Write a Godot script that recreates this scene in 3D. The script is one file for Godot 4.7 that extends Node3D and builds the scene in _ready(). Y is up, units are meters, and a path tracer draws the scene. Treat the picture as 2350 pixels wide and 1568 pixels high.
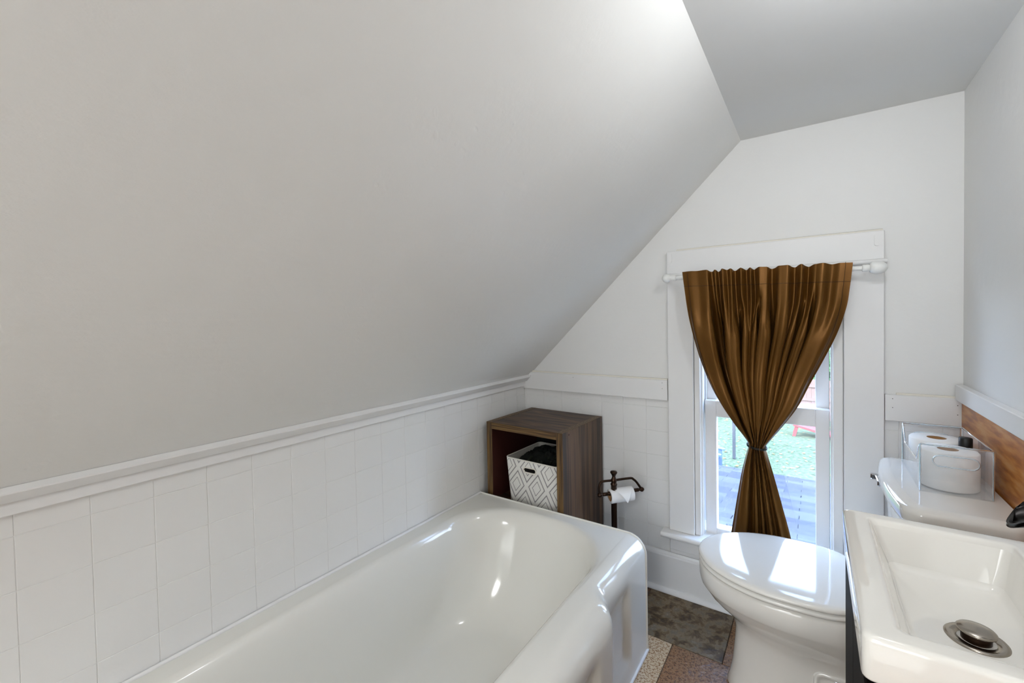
extends Node3D
# A small attic bathroom: metres, y up. x = 0 is the low left wall, z = 0 the window wall, y = 0 the floor.
const RW := 1.676      # right wall
const CH := 1.91       # flat ceiling
const SY := 0.889      # where the slope meets the left wall
const SK := 0.975      # rise of the slope
const ZN := 2.6        # wall behind the camera
var M := {}
var used := {}

# ---------------------------------------------------------------- helpers
func numbered(called: String) -> String:
	var n: int = used.get(called, 0)
	used[called] = n + 1
	return called if n == 0 else "%s_%03d" % [called, n]

func thing(called: String, label: String, category: String, at := Vector3.ZERO, group := "") -> Node3D:
	var o := Node3D.new()
	o.name = numbered(called)
	add_child(o)
	o.position = at
	o.set_meta("label", label)
	o.set_meta("category", category)
	if group:
		o.set_meta("group", group)
	return o

func setting(called: String, label := "") -> Node3D:
	var o := Node3D.new()
	o.name = called
	add_child(o)
	o.set_meta("kind", "structure")
	if label:
		o.set_meta("label", label)
	return o

func mesh_of(st: SurfaceTool, m: Material, tangents := false) -> Mesh:
	st.generate_normals()
	if tangents:
		st.generate_tangents()
	var a := st.commit()
	a.surface_set_material(0, m)
	return a

func put(mesh: Mesh, called: String, parent: Node3D, at := Vector3.ZERO, label := "") -> MeshInstance3D:
	var o := MeshInstance3D.new()
	o.name = called
	o.mesh = mesh
	o.position = at
	parent.add_child(o, true)
	if label:
		o.set_meta("label", label)
	return o

func part(st: SurfaceTool, called: String, m: Material, parent: Node3D, label := "", tangents := false) -> MeshInstance3D:
	return put(mesh_of(st, m, tangents), called, parent, Vector3.ZERO, label)

func begin(flat := false) -> SurfaceTool:
	var st := SurfaceTool.new()
	st.begin(Mesh.PRIMITIVE_TRIANGLES)
	st.set_smooth_group(-1 if flat else 0)
	return st

func tri(st: SurfaceTool, a: Vector3, b: Vector3, c: Vector3, out: Vector3) -> void:
	if (b - a).cross(c - a).dot(out) > 0.0:   # front faces run clockwise
		var t := b
		b = c
		c = t
	st.add_vertex(a)
	st.add_vertex(b)
	st.add_vertex(c)

func quad(st: SurfaceTool, a: Vector3, b: Vector3, c: Vector3, d: Vector3, out: Vector3) -> void:
	tri(st, a, b, c, out)
	tri(st, a, c, d, out)

# chamfered box
func bx(st: SurfaceTool, c: Vector3, s: Vector3, bev := 0.0015, t := Basis.IDENTITY) -> void:
	st.set_smooth_group(-1)
	var h := s * 0.5
	bev = minf(bev, minf(h.x, minf(h.y, h.z)) * 0.9)
	var p := func(g: Vector3, k: int) -> Vector3:
		var v := Vector3(g.x * (h.x - (0.0 if k == 0 else bev)), g.y * (h.y - (0.0 if k == 1 else bev)), g.z * (h.z - (0.0 if k == 2 else bev)))
		return c + t * v
	for k in 3:
		var i := (k + 1) % 3
		var j := (k + 2) % 3
		for sg in [-1.0, 1.0]:
			var q := []
			for e in [[-1.0, -1.0], [1.0, -1.0], [1.0, 1.0], [-1.0, 1.0]]:
				var g := Vector3.ZERO
				g[k] = sg
				g[i] = e[0]
				g[j] = e[1]
				q.append(p.call(g, k))
			var n := Vector3.ZERO
			n[k] = sg
			quad(st, q[0], q[1], q[2], q[3], t * n)
		if bev <= 0.0:
			continue
		for a in [-1.0, 1.0]:
			for b in [-1.0, 1.0]:
				var g0 := Vector3.ZERO
				g0[i] = a
				g0[j] = b
				var n2 := g0
				var g1 := g0
				g0[k] = -1.0
				g1[k] = 1.0
				quad(st, p.call(g0, i), p.call(g1, i), p.call(g1, j), p.call(g0, j), t * n2)
	if bev > 0.0:
		for a in [-1.0, 1.0]:
			for b in [-1.0, 1.0]:
				for d in [-1.0, 1.0]:
					var g := Vector3(a, b, d)
					tri(st, p.call(g, 0), p.call(g, 1), p.call(g, 2), t * g)

func span(st: SurfaceTool, a: Vector3, b: Vector3, bev := 0.0015) -> void:
	bx(st, (a + b) * 0.5, (b - a).abs(), bev)

func box_part(a: Vector3, b: Vector3, called: String, m: Material, parent: Node3D, bev := 0.0015, label := "") -> MeshInstance3D:
	var c := (a + b) * 0.5
	var st := begin(true)
	span(st, a - c, b - c, bev)
	var o := part(st, called, m, parent, label)
	o.position = c
	return o

# rings of equal length joined into a skin; every quad's normal side follows the ring order
func loft(st: SurfaceTool, rings: Array, closed := true, cap0 := false, cap1 := false, flip := false, group := 0) -> void:
	st.set_smooth_group(group)
	var n: int = rings[0].size()
	for k in rings.size() - 1:
		var A: PackedVector3Array = rings[k]
		var B: PackedVector3Array = rings[k + 1]
		for i in (n if closed else n - 1):
			var j := (i + 1) % n
			var uv := [Vector2(float(i) / n, float(k) / (rings.size() - 1)), Vector2(float(i + 1) / n, float(k) / (rings.size() - 1)), Vector2(float(i + 1) / n, float(k + 1) / (rings.size() - 1)), Vector2(float(i) / n, float(k + 1) / (rings.size() - 1))]
			var q := [A[i], A[j], B[j], B[i]]
			var order := [0, 2, 1, 0, 3, 2] if flip else [0, 1, 2, 0, 2, 3]
			for e in order:
				st.set_uv(uv[e])
				st.add_vertex(q[e])
	for e in 2:
		if [cap0, cap1][e]:
			var R: PackedVector3Array = rings[0] if e == 0 else rings[rings.size() - 1]
			var c := Vector3.ZERO
			for v in R:
				c += v
			c /= R.size()
			st.set_smooth_group(e + 1)
			for i in n:
				var j := (i + 1) % n
				st.set_uv(Vector2(0.5, 0.5))
				if (e == 0) == flip:
					st.add_vertex(c); st.add_vertex(R[i]); st.add_vertex(R[j])
				else:
					st.add_vertex(c); st.add_vertex(R[j]); st.add_vertex(R[i])

func tube(st: SurfaceTool, pts: Array, r, sides := 10, caps := true, closed := false) -> void:
	var rings := []
	var up := Vector3.UP
	var n := pts.size()
	for k in n:
		var a: Vector3 = pts[(k - 1 + n) % n] if (k > 0 or closed) else pts[0]
		var b: Vector3 = pts[(k + 1) % n] if (k < n - 1 or closed) else pts[n - 1]
		var d := (b - a).normalized()
		if k == 0:
			up = Vector3.UP if absf(d.y) < 0.9 else Vector3.RIGHT
		var x := up.cross(d).normalized()
		var y := d.cross(x).normalized()
		up = y
		var ring := PackedVector3Array()
		var rr: float = r[k] if r is Array else r
		for i in sides:
			var t := TAU * i / sides
			ring.append(pts[k] + x * cos(t) * rr + y * sin(t) * rr)
		rings.append(ring)
	if closed:
		rings.append(rings[0])
	loft(st, rings, true, caps and not closed, caps and not closed)

# profile: Vector2(radius, along); axis from c along dir
func lathe(st: SurfaceTool, c: Vector3, dir: Vector3, profile: Array, sides := 28) -> void:
	var d := dir.normalized()
	var x := (Vector3.RIGHT if absf(d.x) < 0.9 else Vector3.UP).cross(d).normalized()
	var y := d.cross(x)
	var rings := []
	for p in profile:
		var ring := PackedVector3Array()
		for i in sides:
			var t := TAU * i / sides
			ring.append(c + d * p.y + (x * cos(t) + y * sin(t)) * maxf(p.x, 0.00005))
		rings.append(ring)
	loft(st, rings, true)

func arc(cx: float, cy: float, r: float, a0: float, a1: float, n: int) -> Array:
	var out := []
	for i in n + 1:
		var t := deg_to_rad(lerpf(a0, a1, float(i) / n))
		out.append(Vector2(cx + cos(t) * r, cy + sin(t) * r))
	return out

# a flat outline (in the plane of ux, uy) with thickness along uz
func slab(st: SurfaceTool, outline: PackedVector2Array, o: Vector3, ux: Vector3, uy: Vector3, thick: Vector3) -> void:
	st.set_smooth_group(-1)
	var idx := Geometry2D.triangulate_polygon(outline)
	var P := func(i: int, w: float) -> Vector3: return o + ux * outline[i].x + uy * outline[i].y + thick * w
	for k in idx.size() / 3:
		tri(st, P.call(idx[k * 3], 0.0), P.call(idx[k * 3 + 1], 0.0), P.call(idx[k * 3 + 2], 0.0), -thick)
		tri(st, P.call(idx[k * 3], 1.0), P.call(idx[k * 3 + 1], 1.0), P.call(idx[k * 3 + 2], 1.0), thick)
	var area := 0.0
	var n := outline.size()
	for i in n:
		area += outline[i].cross(outline[(i + 1) % n])
	for i in n:
		var j := (i + 1) % n
		var e := outline[j] - outline[i]
		var nn := Vector2(e.y, -e.x) * signf(area)
		quad(st, P.call(i, 0.0), P.call(j, 0.0), P.call(j, 1.0), P.call(i, 1.0), ux * nn.x + uy * nn.y)

func sm(a: float, b: float, x: float) -> float:
	return smoothstep(a, b, x)

# ---------------------------------------------------------------- materials
func noise(kind: int, freq: float, octaves: int, sd: int, gain := 0.5) -> FastNoiseLite:
	var f := FastNoiseLite.new()
	f.noise_type = kind
	f.frequency = freq
	f.fractal_octaves = octaves
	f.fractal_gain = gain
	f.seed = sd
	return f

func stone(sd: int, freq: float, gain: float, warp: float) -> FastNoiseLite:
	var f := noise(FastNoiseLite.TYPE_SIMPLEX, freq, 7, sd, gain)
	f.domain_warp_enabled = true
	f.domain_warp_amplitude = warp
	f.domain_warp_frequency = freq * 0.8
	f.domain_warp_fractal_octaves = 4
	return f

func ntex(f: FastNoiseLite, ramp: Array, w := 512, h := 512, normal := 0.0) -> NoiseTexture2D:
	var t := NoiseTexture2D.new()
	t.width = w
	t.height = h
	t.seamless = true
	t.noise = f
	if normal > 0.0:
		t.as_normal_map = true
		t.bump_strength = normal
	elif ramp:
		var g := Gradient.new()
		g.offsets = PackedFloat32Array(ramp.map(func(e): return e[0]))
		g.colors = PackedColorArray(ramp.map(func(e): return e[1]))
		t.color_ramp = g
	return t

func rgb(r: int, g: int, b: int) -> Color:
	return Color(r / 255.0, g / 255.0, b / 255.0)

func mat(called: String, c: Color, rough: float, o := {}) -> StandardMaterial3D:
	var m := StandardMaterial3D.new()
	m.resource_name = called
	m.albedo_color = c
	m.roughness = rough
	for k in o:
		m.set(k, o[k])
	M[called] = m
	return m

func triplanar(m: StandardMaterial3D, scale: float, normal: Texture2D, amount: float, world := true) -> void:
	m.uv1_triplanar = true
	m.uv1_world_triplanar = world
	m.uv1_scale = Vector3.ONE * scale
	if normal:
		m.normal_enabled = true
		m.normal_texture = normal
		m.normal_scale = amount

func materials() -> void:
	var roller := ntex(noise(FastNoiseLite.TYPE_SIMPLEX_SMOOTH, 0.018, 4, 11), [], 512, 512, 3.0)
	mat("wall_paint", rgb(231, 230, 227), 0.5)
	triplanar(M.wall_paint, 2.2, roller, 0.22)
	mat("ceiling_paint", rgb(228, 228, 226), 0.6)
	mat("trim_paint", rgb(234, 233, 231), 0.34)
	mat("tile_paint", rgb(233, 232, 229), 0.3)
	triplanar(M.tile_paint, 2.7, roller, 0.16)
	mat("hall_paint", rgb(232, 231, 228), 0.6)
	mat("caulk", rgb(233, 228, 216), 0.5)
	mat("seam_brown", rgb(128, 116, 100), 0.9)
	mat("nail", rgb(92, 84, 76), 0.5, {"metallic": 0.4})
	mat("enamel", rgb(231, 229, 221), 0.1)
	mat("china", rgb(234, 231, 224), 0.05, {"clearcoat_enabled": true, "clearcoat": 0.6, "clearcoat_roughness": 0.03})
	mat("seat_plastic", rgb(238, 236, 230), 0.08)
	mat("rust", rgb(150, 108, 70), 0.8)
	mat("stain", rgb(214, 203, 172), 0.25)
	mat("chrome", rgb(205, 205, 208), 0.12, {"metallic": 1.0})
	mat("nickel", rgb(168, 160, 150), 0.22, {"metallic": 1.0})
	mat("bronze", rgb(58, 42, 32), 0.3, {"metallic": 0.85})
	mat("black_bronze", rgb(22, 18, 16), 0.22, {"metallic": 0.7})
	mat("black", rgb(12, 11, 11), 0.45)
	mat("espresso", rgb(14, 11, 10), 0.6, {"metallic_specular": 0.2})
	mat("paper", rgb(244, 243, 240), 0.9)
	triplanar(M.paper, 9.0, roller, 0.35, false)
	mat("cardboard", rgb(160, 118, 74), 0.85)
	# dark laminate of the cube shelf: streaks along the boards
	var streak := noise(FastNoiseLite.TYPE_SIMPLEX_SMOOTH, 0.02, 5, 5)
	var wood := [[0.25, rgb(46, 32, 22)], [0.42, rgb(78, 55, 37)], [0.52, rgb(104, 76, 50)], [0.62, rgb(84, 60, 44)], [0.75, rgb(62, 44, 30)]]
	var walnut := ntex(streak, wood, 512, 512)
	mat("walnut_up", Color.WHITE, 0.5, {"albedo_texture": walnut, "uv1_triplanar": true, "uv1_scale": Vector3(1.5, 0.07, 1.5)})
	mat("walnut_flat", Color.WHITE, 0.5, {"albedo_texture": walnut, "uv1_triplanar": true, "uv1_scale": Vector3(0.2, 2.4, 2.4)})
	var edge := [[0.3, rgb(58, 38, 16)], [0.5, rgb(92, 66, 32)], [0.7, rgb(116, 88, 46)]]
	mat("walnut_edge", Color.WHITE, 0.45, {"albedo_texture": ntex(noise(FastNoiseLite.TYPE_SIMPLEX_SMOOTH, 0.03, 4, 8), edge, 256, 256), "uv1_triplanar": true, "uv1_scale": Vector3(14.0, 0.4, 14.0)})
	mat("walnut_edge_across", Color.WHITE, 0.45, {"albedo_texture": ntex(noise(FastNoiseLite.TYPE_SIMPLEX_SMOOTH, 0.03, 4, 9), edge, 256, 256), "uv1_triplanar": true, "uv1_scale": Vector3(0.4, 14.0, 0.4)})
	mat("red_brown", rgb(58, 18, 9), 0.6)
	# varnished plywood behind the tank
	var ply := [[0.2, rgb(156, 88, 32)], [0.42, rgb(184, 112, 46)], [0.6, rgb(200, 132, 62)], [0.8, rgb(206, 150, 92)]]
	mat("plywood", Color.WHITE, 0.3, {"albedo_texture": ntex(noise(FastNoiseLite.TYPE_SIMPLEX_SMOOTH, 0.012, 5, 21, 0.55), ply, 512, 512), "uv1_triplanar": true, "uv1_world_triplanar": true, "uv1_scale": Vector3(1.0, 5.0, 0.9)})
	# satin curtain
	var weave := ntex(noise(FastNoiseLite.TYPE_SIMPLEX_SMOOTH, 0.12, 2, 33), [], 256, 256, 1.2)
	mat("satin", rgb(100, 65, 20), 0.36, {"rim_enabled": true, "rim": 0.15, "rim_tint": 0.7, "metallic": 0.55, "metallic_specular": 0.4, "cull_mode": BaseMaterial3D.CULL_DISABLED})
	triplanar(M.satin, 9.0, weave, 0.14)
	mat("thread", rgb(40, 24, 10), 0.8)
	mat("tie_cord", rgb(10, 24, 26), 0.5)
	mat("rod_paint", rgb(240, 240, 236), 0.3)
	# floor tiles: slate print
	var n_slate := ntex(noise(FastNoiseLite.TYPE_SIMPLEX, 0.008, 6, 61, 0.6), [], 512, 512, 5.0)
	var slate := ntex(stone(41, 0.009, 0.66, 70.0), [[0.2, rgb(58, 42, 22)], [0.4, rgb(92, 72, 44)], [0.5, rgb(112, 92, 64)], [0.6, rgb(128, 112, 88)], [0.75, rgb(102, 90, 74)], [0.9, rgb(142, 132, 116)]], 1024, 1024)
	var rusty := ntex(stone(45, 0.03, 0.85, 20.0), [[0.2, rgb(48, 32, 22)], [0.4, rgb(98, 64, 36)], [0.5, rgb(148, 100, 56)], [0.6, rgb(160, 124, 86)], [0.8, rgb(110, 88, 70)]], 1024, 1024)
	var tan := ntex(stone(49, 0.035, 0.85, 20.0), [[0.2, rgb(94, 56, 22)], [0.36, rgb(140, 92, 46)], [0.46, rgb(196, 172, 138)], [0.6, rgb(216, 200, 172)], [0.8, rgb(186, 160, 124)]], 1024, 1024)
	var umber := ntex(stone(53, 0.01, 0.7, 60.0), [[0.2, rgb(38, 24, 12)], [0.45, rgb(84, 54, 28)], [0.6, rgb(112, 78, 44)], [0.8, rgb(70, 52, 36)]], 1024, 1024)
	var k := 0
	for e in [["slate", slate, 1.3], ["rusty", rusty, 2.2], ["tan", tan, 2.4], ["umber", umber, 1.8]]:
		var m := mat("tile_" + e[0], Color.WHITE, 0.36, {"albedo_texture": e[1]})
		triplanar(m, e[2], n_slate, 0.5)
		m.uv1_offset = Vector3(0.13 * k, 0.31 * k, 0.57 * k)
		k += 1
	mat("grout", rgb(52, 44, 38), 0.9)
	# glass and acrylic
	mat("pane", Color(0.97, 0.99, 1.0, 0.04), 0.0, {"transparency": BaseMaterial3D.TRANSPARENCY_ALPHA})
	mat("acrylic", Color(0.94, 0.97, 1.0, 0.09), 0.03, {"transparency": BaseMaterial3D.TRANSPARENCY_ALPHA})
	mat("acrylic_edge", Color(0.86, 0.93, 0.98, 0.05), 0.03, {"refraction_enabled": true, "refraction_scale": 0.049, "transparency": BaseMaterial3D.TRANSPARENCY_ALPHA})
	mat("lamp_glass", rgb(255, 250, 240), 0.3, {"emission_enabled": true, "emission": Color(1.0, 0.95, 0.88), "emission_energy_multiplier": 3.0})
	mat("fill_pane", rgb(250, 252, 255), 0.4, {"emission_enabled": true, "emission": Color(0.95, 0.98, 1.0), "emission_energy_multiplier": 1.0})  # glow of the added fill window in the hall
	# outdoors
	mat("grass", rgb(140, 140, 140), 0.95, {"albedo_texture": ntex(noise(FastNoiseLite.TYPE_SIMPLEX, 0.02, 6, 71, 0.75), [[0.25, rgb(132, 128, 108)], [0.42, rgb(118, 140, 108)], [0.55, rgb(140, 166, 126)], [0.66, rgb(156, 174, 138)], [0.8, rgb(180, 172, 142)]], 1024, 1024)})  # ramp greyed to carry the haze of the window glass
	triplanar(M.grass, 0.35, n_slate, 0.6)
	mat("leaf_litter", rgb(120, 98, 62), 0.9)
	var grit := ntex(noise(FastNoiseLite.TYPE_SIMPLEX, 0.2, 3, 75, 0.8), [[0.2, rgb(78, 82, 92)], [0.5, rgb(116, 120, 130)], [0.8, rgb(158, 162, 172)]], 512, 512)
	for i in 3:
		var g := mat("shingle_%d" % i, [rgb(128, 128, 130), rgb(150, 149, 150), rgb(139, 138, 139)][i], 0.95, {"albedo_texture": grit})
		triplanar(g, 2.0, n_slate, 0.4)
	mat("fence_wood", rgb(112, 88, 78), 0.9)
	mat("red_paint", rgb(124, 36, 40), 0.6)
	mat("blue_paint", rgb(64, 84, 136), 0.5)
	mat("post_metal", rgb(46, 50, 56), 0.6)
	mat("bark", rgb(74, 62, 52), 0.95)
	mat("leaves", rgb(66, 98, 58), 0.8, {"cull_mode": BaseMaterial3D.CULL_DISABLED})
	for k2 in ["grass", "leaf_litter", "shingle_0", "shingle_1", "shingle_2", "fence_wood", "bark", "leaves"]:
		M[k2].metallic_specular = 0.08

# ---------------------------------------------------------------- the room
func slope_y(x: float) -> float:
	return SY + SK * x

func shell() -> void:
	# floor: a slab with slate-look tiles laid in running bond
	var fl := setting("floor", "floor of slate-look tiles in brown, rust and tan")
	box_part(Vector3(-0.1, -0.12, -0.12), Vector3(RW + 0.1, -0.0035, ZN + 0.1), "slab", M.grout, fl, 0.0)
	var W := 0.336
	var D := 0.334
	var tile_mesh := {}
	for r in 8:
		for c in 6:
			var x0 := 0.68 + W * (c - 3) + (0.168 if r % 2 == 1 else 0.0)
			var z0 := -0.016 + D * r
			var xa := maxf(x0, 0.0) + 0.001
			var xb := minf(x0 + W, RW) - 0.001
			if xb - xa < 0.02:
				continue
			var kind: String = ["slate", "tan", "rusty", "umber"][(c * 3 + r * 5 + (c * r) % 3) % 4]
			if r == 0:
				kind = ["rusty", "tan", "umber", "slate", "rusty", "slate"][c]
			if r == 1:
				kind = ["slate", "umber", "tan", "rusty", "slate", "tan"][c]
			var za := maxf(z0, 0.0) + 0.001
			box_part(Vector3(xa, -0.004, za), Vector3(xb, 0.0, minf(z0 + D, ZN) - 0.001), "tile", M["tile_" + kind], fl, 0.0012)
	# window wall, in four blocks round the opening
	var wb := setting("wall_back", "white gable wall with the window")
	var st := begin(true)
	var t := -0.12
	var X0 := 0.876
	var X1 := 1.352
	var Y0 := 0.255
	var Y1 := 1.40
	for b in [[-0.1, X0, -0.12, 2.0], [X1, RW + 0.1, -0.12, 2.0], [X0, X1, -0.12, Y0], [X0, X1, Y1, 2.0]]:
		span(st, Vector3(b[0], b[2], t), Vector3(b[1], b[3], 0.0), 0.0)
	part(st, "plaster", M.wall_paint, wb)
	# scored tile board below the rails, square by square
	for side in [[0.0, 0.757], [1.483, RW - 0.008]]:
		for c in range(-4, 14):
			for r in range(-1, 8):
				tile_square(wb, side[0], side[1], 0.3333 + 0.108 * c, 0.177, 0.852, 0.8153 - 0.108 * r, false)
	# low left wall
	var wl := setting("wall_left", "low white tile-board wall beside the bathtub")
	box_part(Vector3(-0.1, -0.12, 0.0), Vector3(0.0, 1.0, ZN), "plaster", M.wall_paint, wl, 0.0)
	for c in range(-7, 18):
		for r in range(-1, 4):
			tile_square(wl, 0.0, ZN, 1.808 - 0.108 * c, 0.40, 0.866, 0.8168 - 0.108 * r, true)
	var rng := RandomNumberGenerator.new()
	rng.seed = 31
	for k in 9:
		var cz := 1.40 + rng.randfn() * 0.035
		var cy := 0.547 + rng.randfn() * 0.010
		var chip := begin(true)
		var pts := PackedVector2Array()
		for i in 9:
			var a := TAU * i / 9.0
			pts.append(Vector2(cos(a) * rng.randf_range(0.004, 0.011), sin(a) * rng.randf_range(0.002, 0.005)))
		slab(chip, pts, Vector3(0.0008, cy, cz), Vector3(0, 0, 1), Vector3(0, 1, 0), Vector3(0.0009, 0, 0))
		part(chip, "paint_chip", M.trim_paint, wl)
	# right wall: painted above, varnished plywood below the rail
	var wr := setting("wall_right", "right wall, white above and varnished plywood below")
	box_part(Vector3(RW, -0.12, 0.0), Vector3(RW + 0.1, 2.0, ZN), "plaster", M.wall_paint, wr, 0.0)
	box_part(Vector3(RW - 0.007, 0.0, 0.0), Vector3(RW + 0.002, 0.945, ZN), "plywood_sheet", M.plywood, wr, 0.0, "orange-brown varnished plywood sheet")
	var wn := setting("wall_near", "white wall opposite the window")
	var ws := begin(true)
	for b in [[-0.1, 0.40, -0.12, 2.0], [1.58, RW + 0.1, -0.12, 2.0], [0.40, 1.58, 1.87, 2.0]]:
		span(ws, Vector3(b[0], b[2], ZN), Vector3(b[1], b[3], ZN + 0.1), 0.0)
	part(ws, "plaster", M.wall_paint, wn)
	var dn := setting("door_1", "white cased doorway to the hall, widened to let in fill light")  # unseen opening made wide so hall fill reaches the bathroom
	box_part(Vector3(0.40, -0.003, ZN), Vector3(1.58, 0.008, ZN + 0.1), "threshold", M.trim_paint, dn, 0.003)
	for b in [[0.33, 0.41, 0.0, 1.2], [1.57, 1.65, 0.0, 1.95], [0.9, 1.65, 1.86, 1.90]]:
		box_part(Vector3(b[0], b[2], ZN - 0.018), Vector3(b[1], minf(b[3], CH - 0.002), ZN - 0.0005), "casing", M.trim_paint, dn, 0.002)
	hall()
	# flat ceiling
	var ce := setting("ceiling", "flat white ceiling")
	box_part(Vector3(0.9, CH, -0.12), Vector3(RW + 0.1, CH + 0.1, ZN + 0.1), "plaster", M.ceiling_paint, ce, 0.0)
	slope()

# unseen hall added beyond the doorway, with a ceiling panel for fill light
func hall() -> void:
	var z0 := ZN + 0.1
	var z1 := 4.3
	for b in [["floor_hall", -0.4, -0.12, z0 + 0.0, 2.6, -0.001, z1], ["ceiling_hall", -0.4, 2.2, z0 - 0.1, 2.6, 2.3, z1 + 0.1], ["wall_hall_left", -0.5, -0.12, z0 - 0.1, -0.4, 2.3, z1 + 0.1], ["wall_hall_right", 2.6, -0.12, z0 - 0.1, 2.7, 2.3, z1 + 0.1], ["wall_hall_end", -0.5, -0.12, z1, 2.7, 2.3, z1 + 0.1], ["wall_hall_over", -0.5, 1.99, z0 - 0.1, 2.7, 2.3, z0], ["wall_hall_side", -0.5, -0.12, z0 - 0.1, -0.1, 2.3, z0], ["wall_hall_corner", RW + 0.1, -0.12, z0 - 0.1, 2.7, 2.3, z0]]:
		var o := setting(b[0], "plain unseen hall added beyond the doorway for fill light")
		box_part(Vector3(b[1], b[2], b[3]), Vector3(b[4], b[5], b[6]), "plaster", M.hall_paint, o, 0.0)
	var p := thing("hall_fill_light", "square white fill light added under the hall ceiling beyond doorway", "light", Vector3(1.1, 2.2, 3.25))  # unseen lamp added to brighten the bathroom
	box_part(Vector3(-0.26, -0.05, -0.26), Vector3(0.26, 0.0, 0.26), "housing", M.trim_paint, p, 0.004)
	box_part(Vector3(-0.24, -0.056, -0.24), Vector3(0.24, -0.0505, 0.24), "diffuser", M.lamp_glass, p, 0.002, "glowing diffuser of the added fill light")
	var k := AreaLight3D.new()
	k.name = "panel"
	p.add_child(k)
	k.position = Vector3(0, -0.06, 0)
	k.rotation_degrees.x = -90
	k.area_size = Vector2(0.48, 0.48)
	k.light_energy = HALL_FILL
	k.light_color = FILL_COLOR
	k.area_range = 12.0
	k.area_attenuation = 2.0
	k.shadow_enabled = true
	# unseen glowing window added to throw fill light at the back wall
	var f := setting("window_2", "window-shaped fill light added at the end of the hall")
	var c := Vector3(1.0, 1.22, z1)
	for b in [[-1.0, -0.85, -0.9, 0.85], [0.9, -0.85, 1.0, 0.85], [-0.9, 0.75, 0.9, 0.85], [-0.9, -0.85, 0.9, -0.75]]:
		box_part(c + Vector3(b[0], b[1], -0.02), c + Vector3(b[2], b[3], -0.0005), "casing", M.trim_paint, f, 0.002)
	box_part(c + Vector3(-0.9, -0.75, -0.008), c + Vector3(0.9, 0.75, -0.001), "pane", M.fill_pane, f, 0.0, "glowing pane of the added fill light")
	var l := AreaLight3D.new()
	l.name = "window_fill"
	f.add_child(l)
	l.position = c + Vector3(0, 0, -0.025)
	l.area_size = Vector2(1.8, 1.5)
	l.light_energy = WINDOW_FILL
	l.light_color = FILL_COLOR
	l.area_range = 12.0
	l.area_attenuation = 2.0
	l.shadow_enabled = true

func tile_square(parent: Node3D, lo: float, hi: float, a: float, ylo: float, yhi: float, ytop: float, along_z: bool) -> void:
	var p0 := maxf(a, lo) + 0.0006
	var p1 := minf(a + 0.108, hi) - 0.0006
	var y0 := maxf(ytop - 0.108, ylo) + 0.0006
	var y1 := minf(ytop, yhi) - 0.0006
	if p1 - p0 < 0.004 or y1 - y0 < 0.004:
		return
	if along_z:
		box_part(Vector3(-0.001, y0, p0), Vector3(0.0011, y1, p1), "tile", M.tile_paint, parent, 0.0008)
	else:
		box_part(Vector3(p0, y0, -0.001), Vector3(p1, y1, 0.0016), "tile", M.tile_paint, parent, 0.0008)

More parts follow.
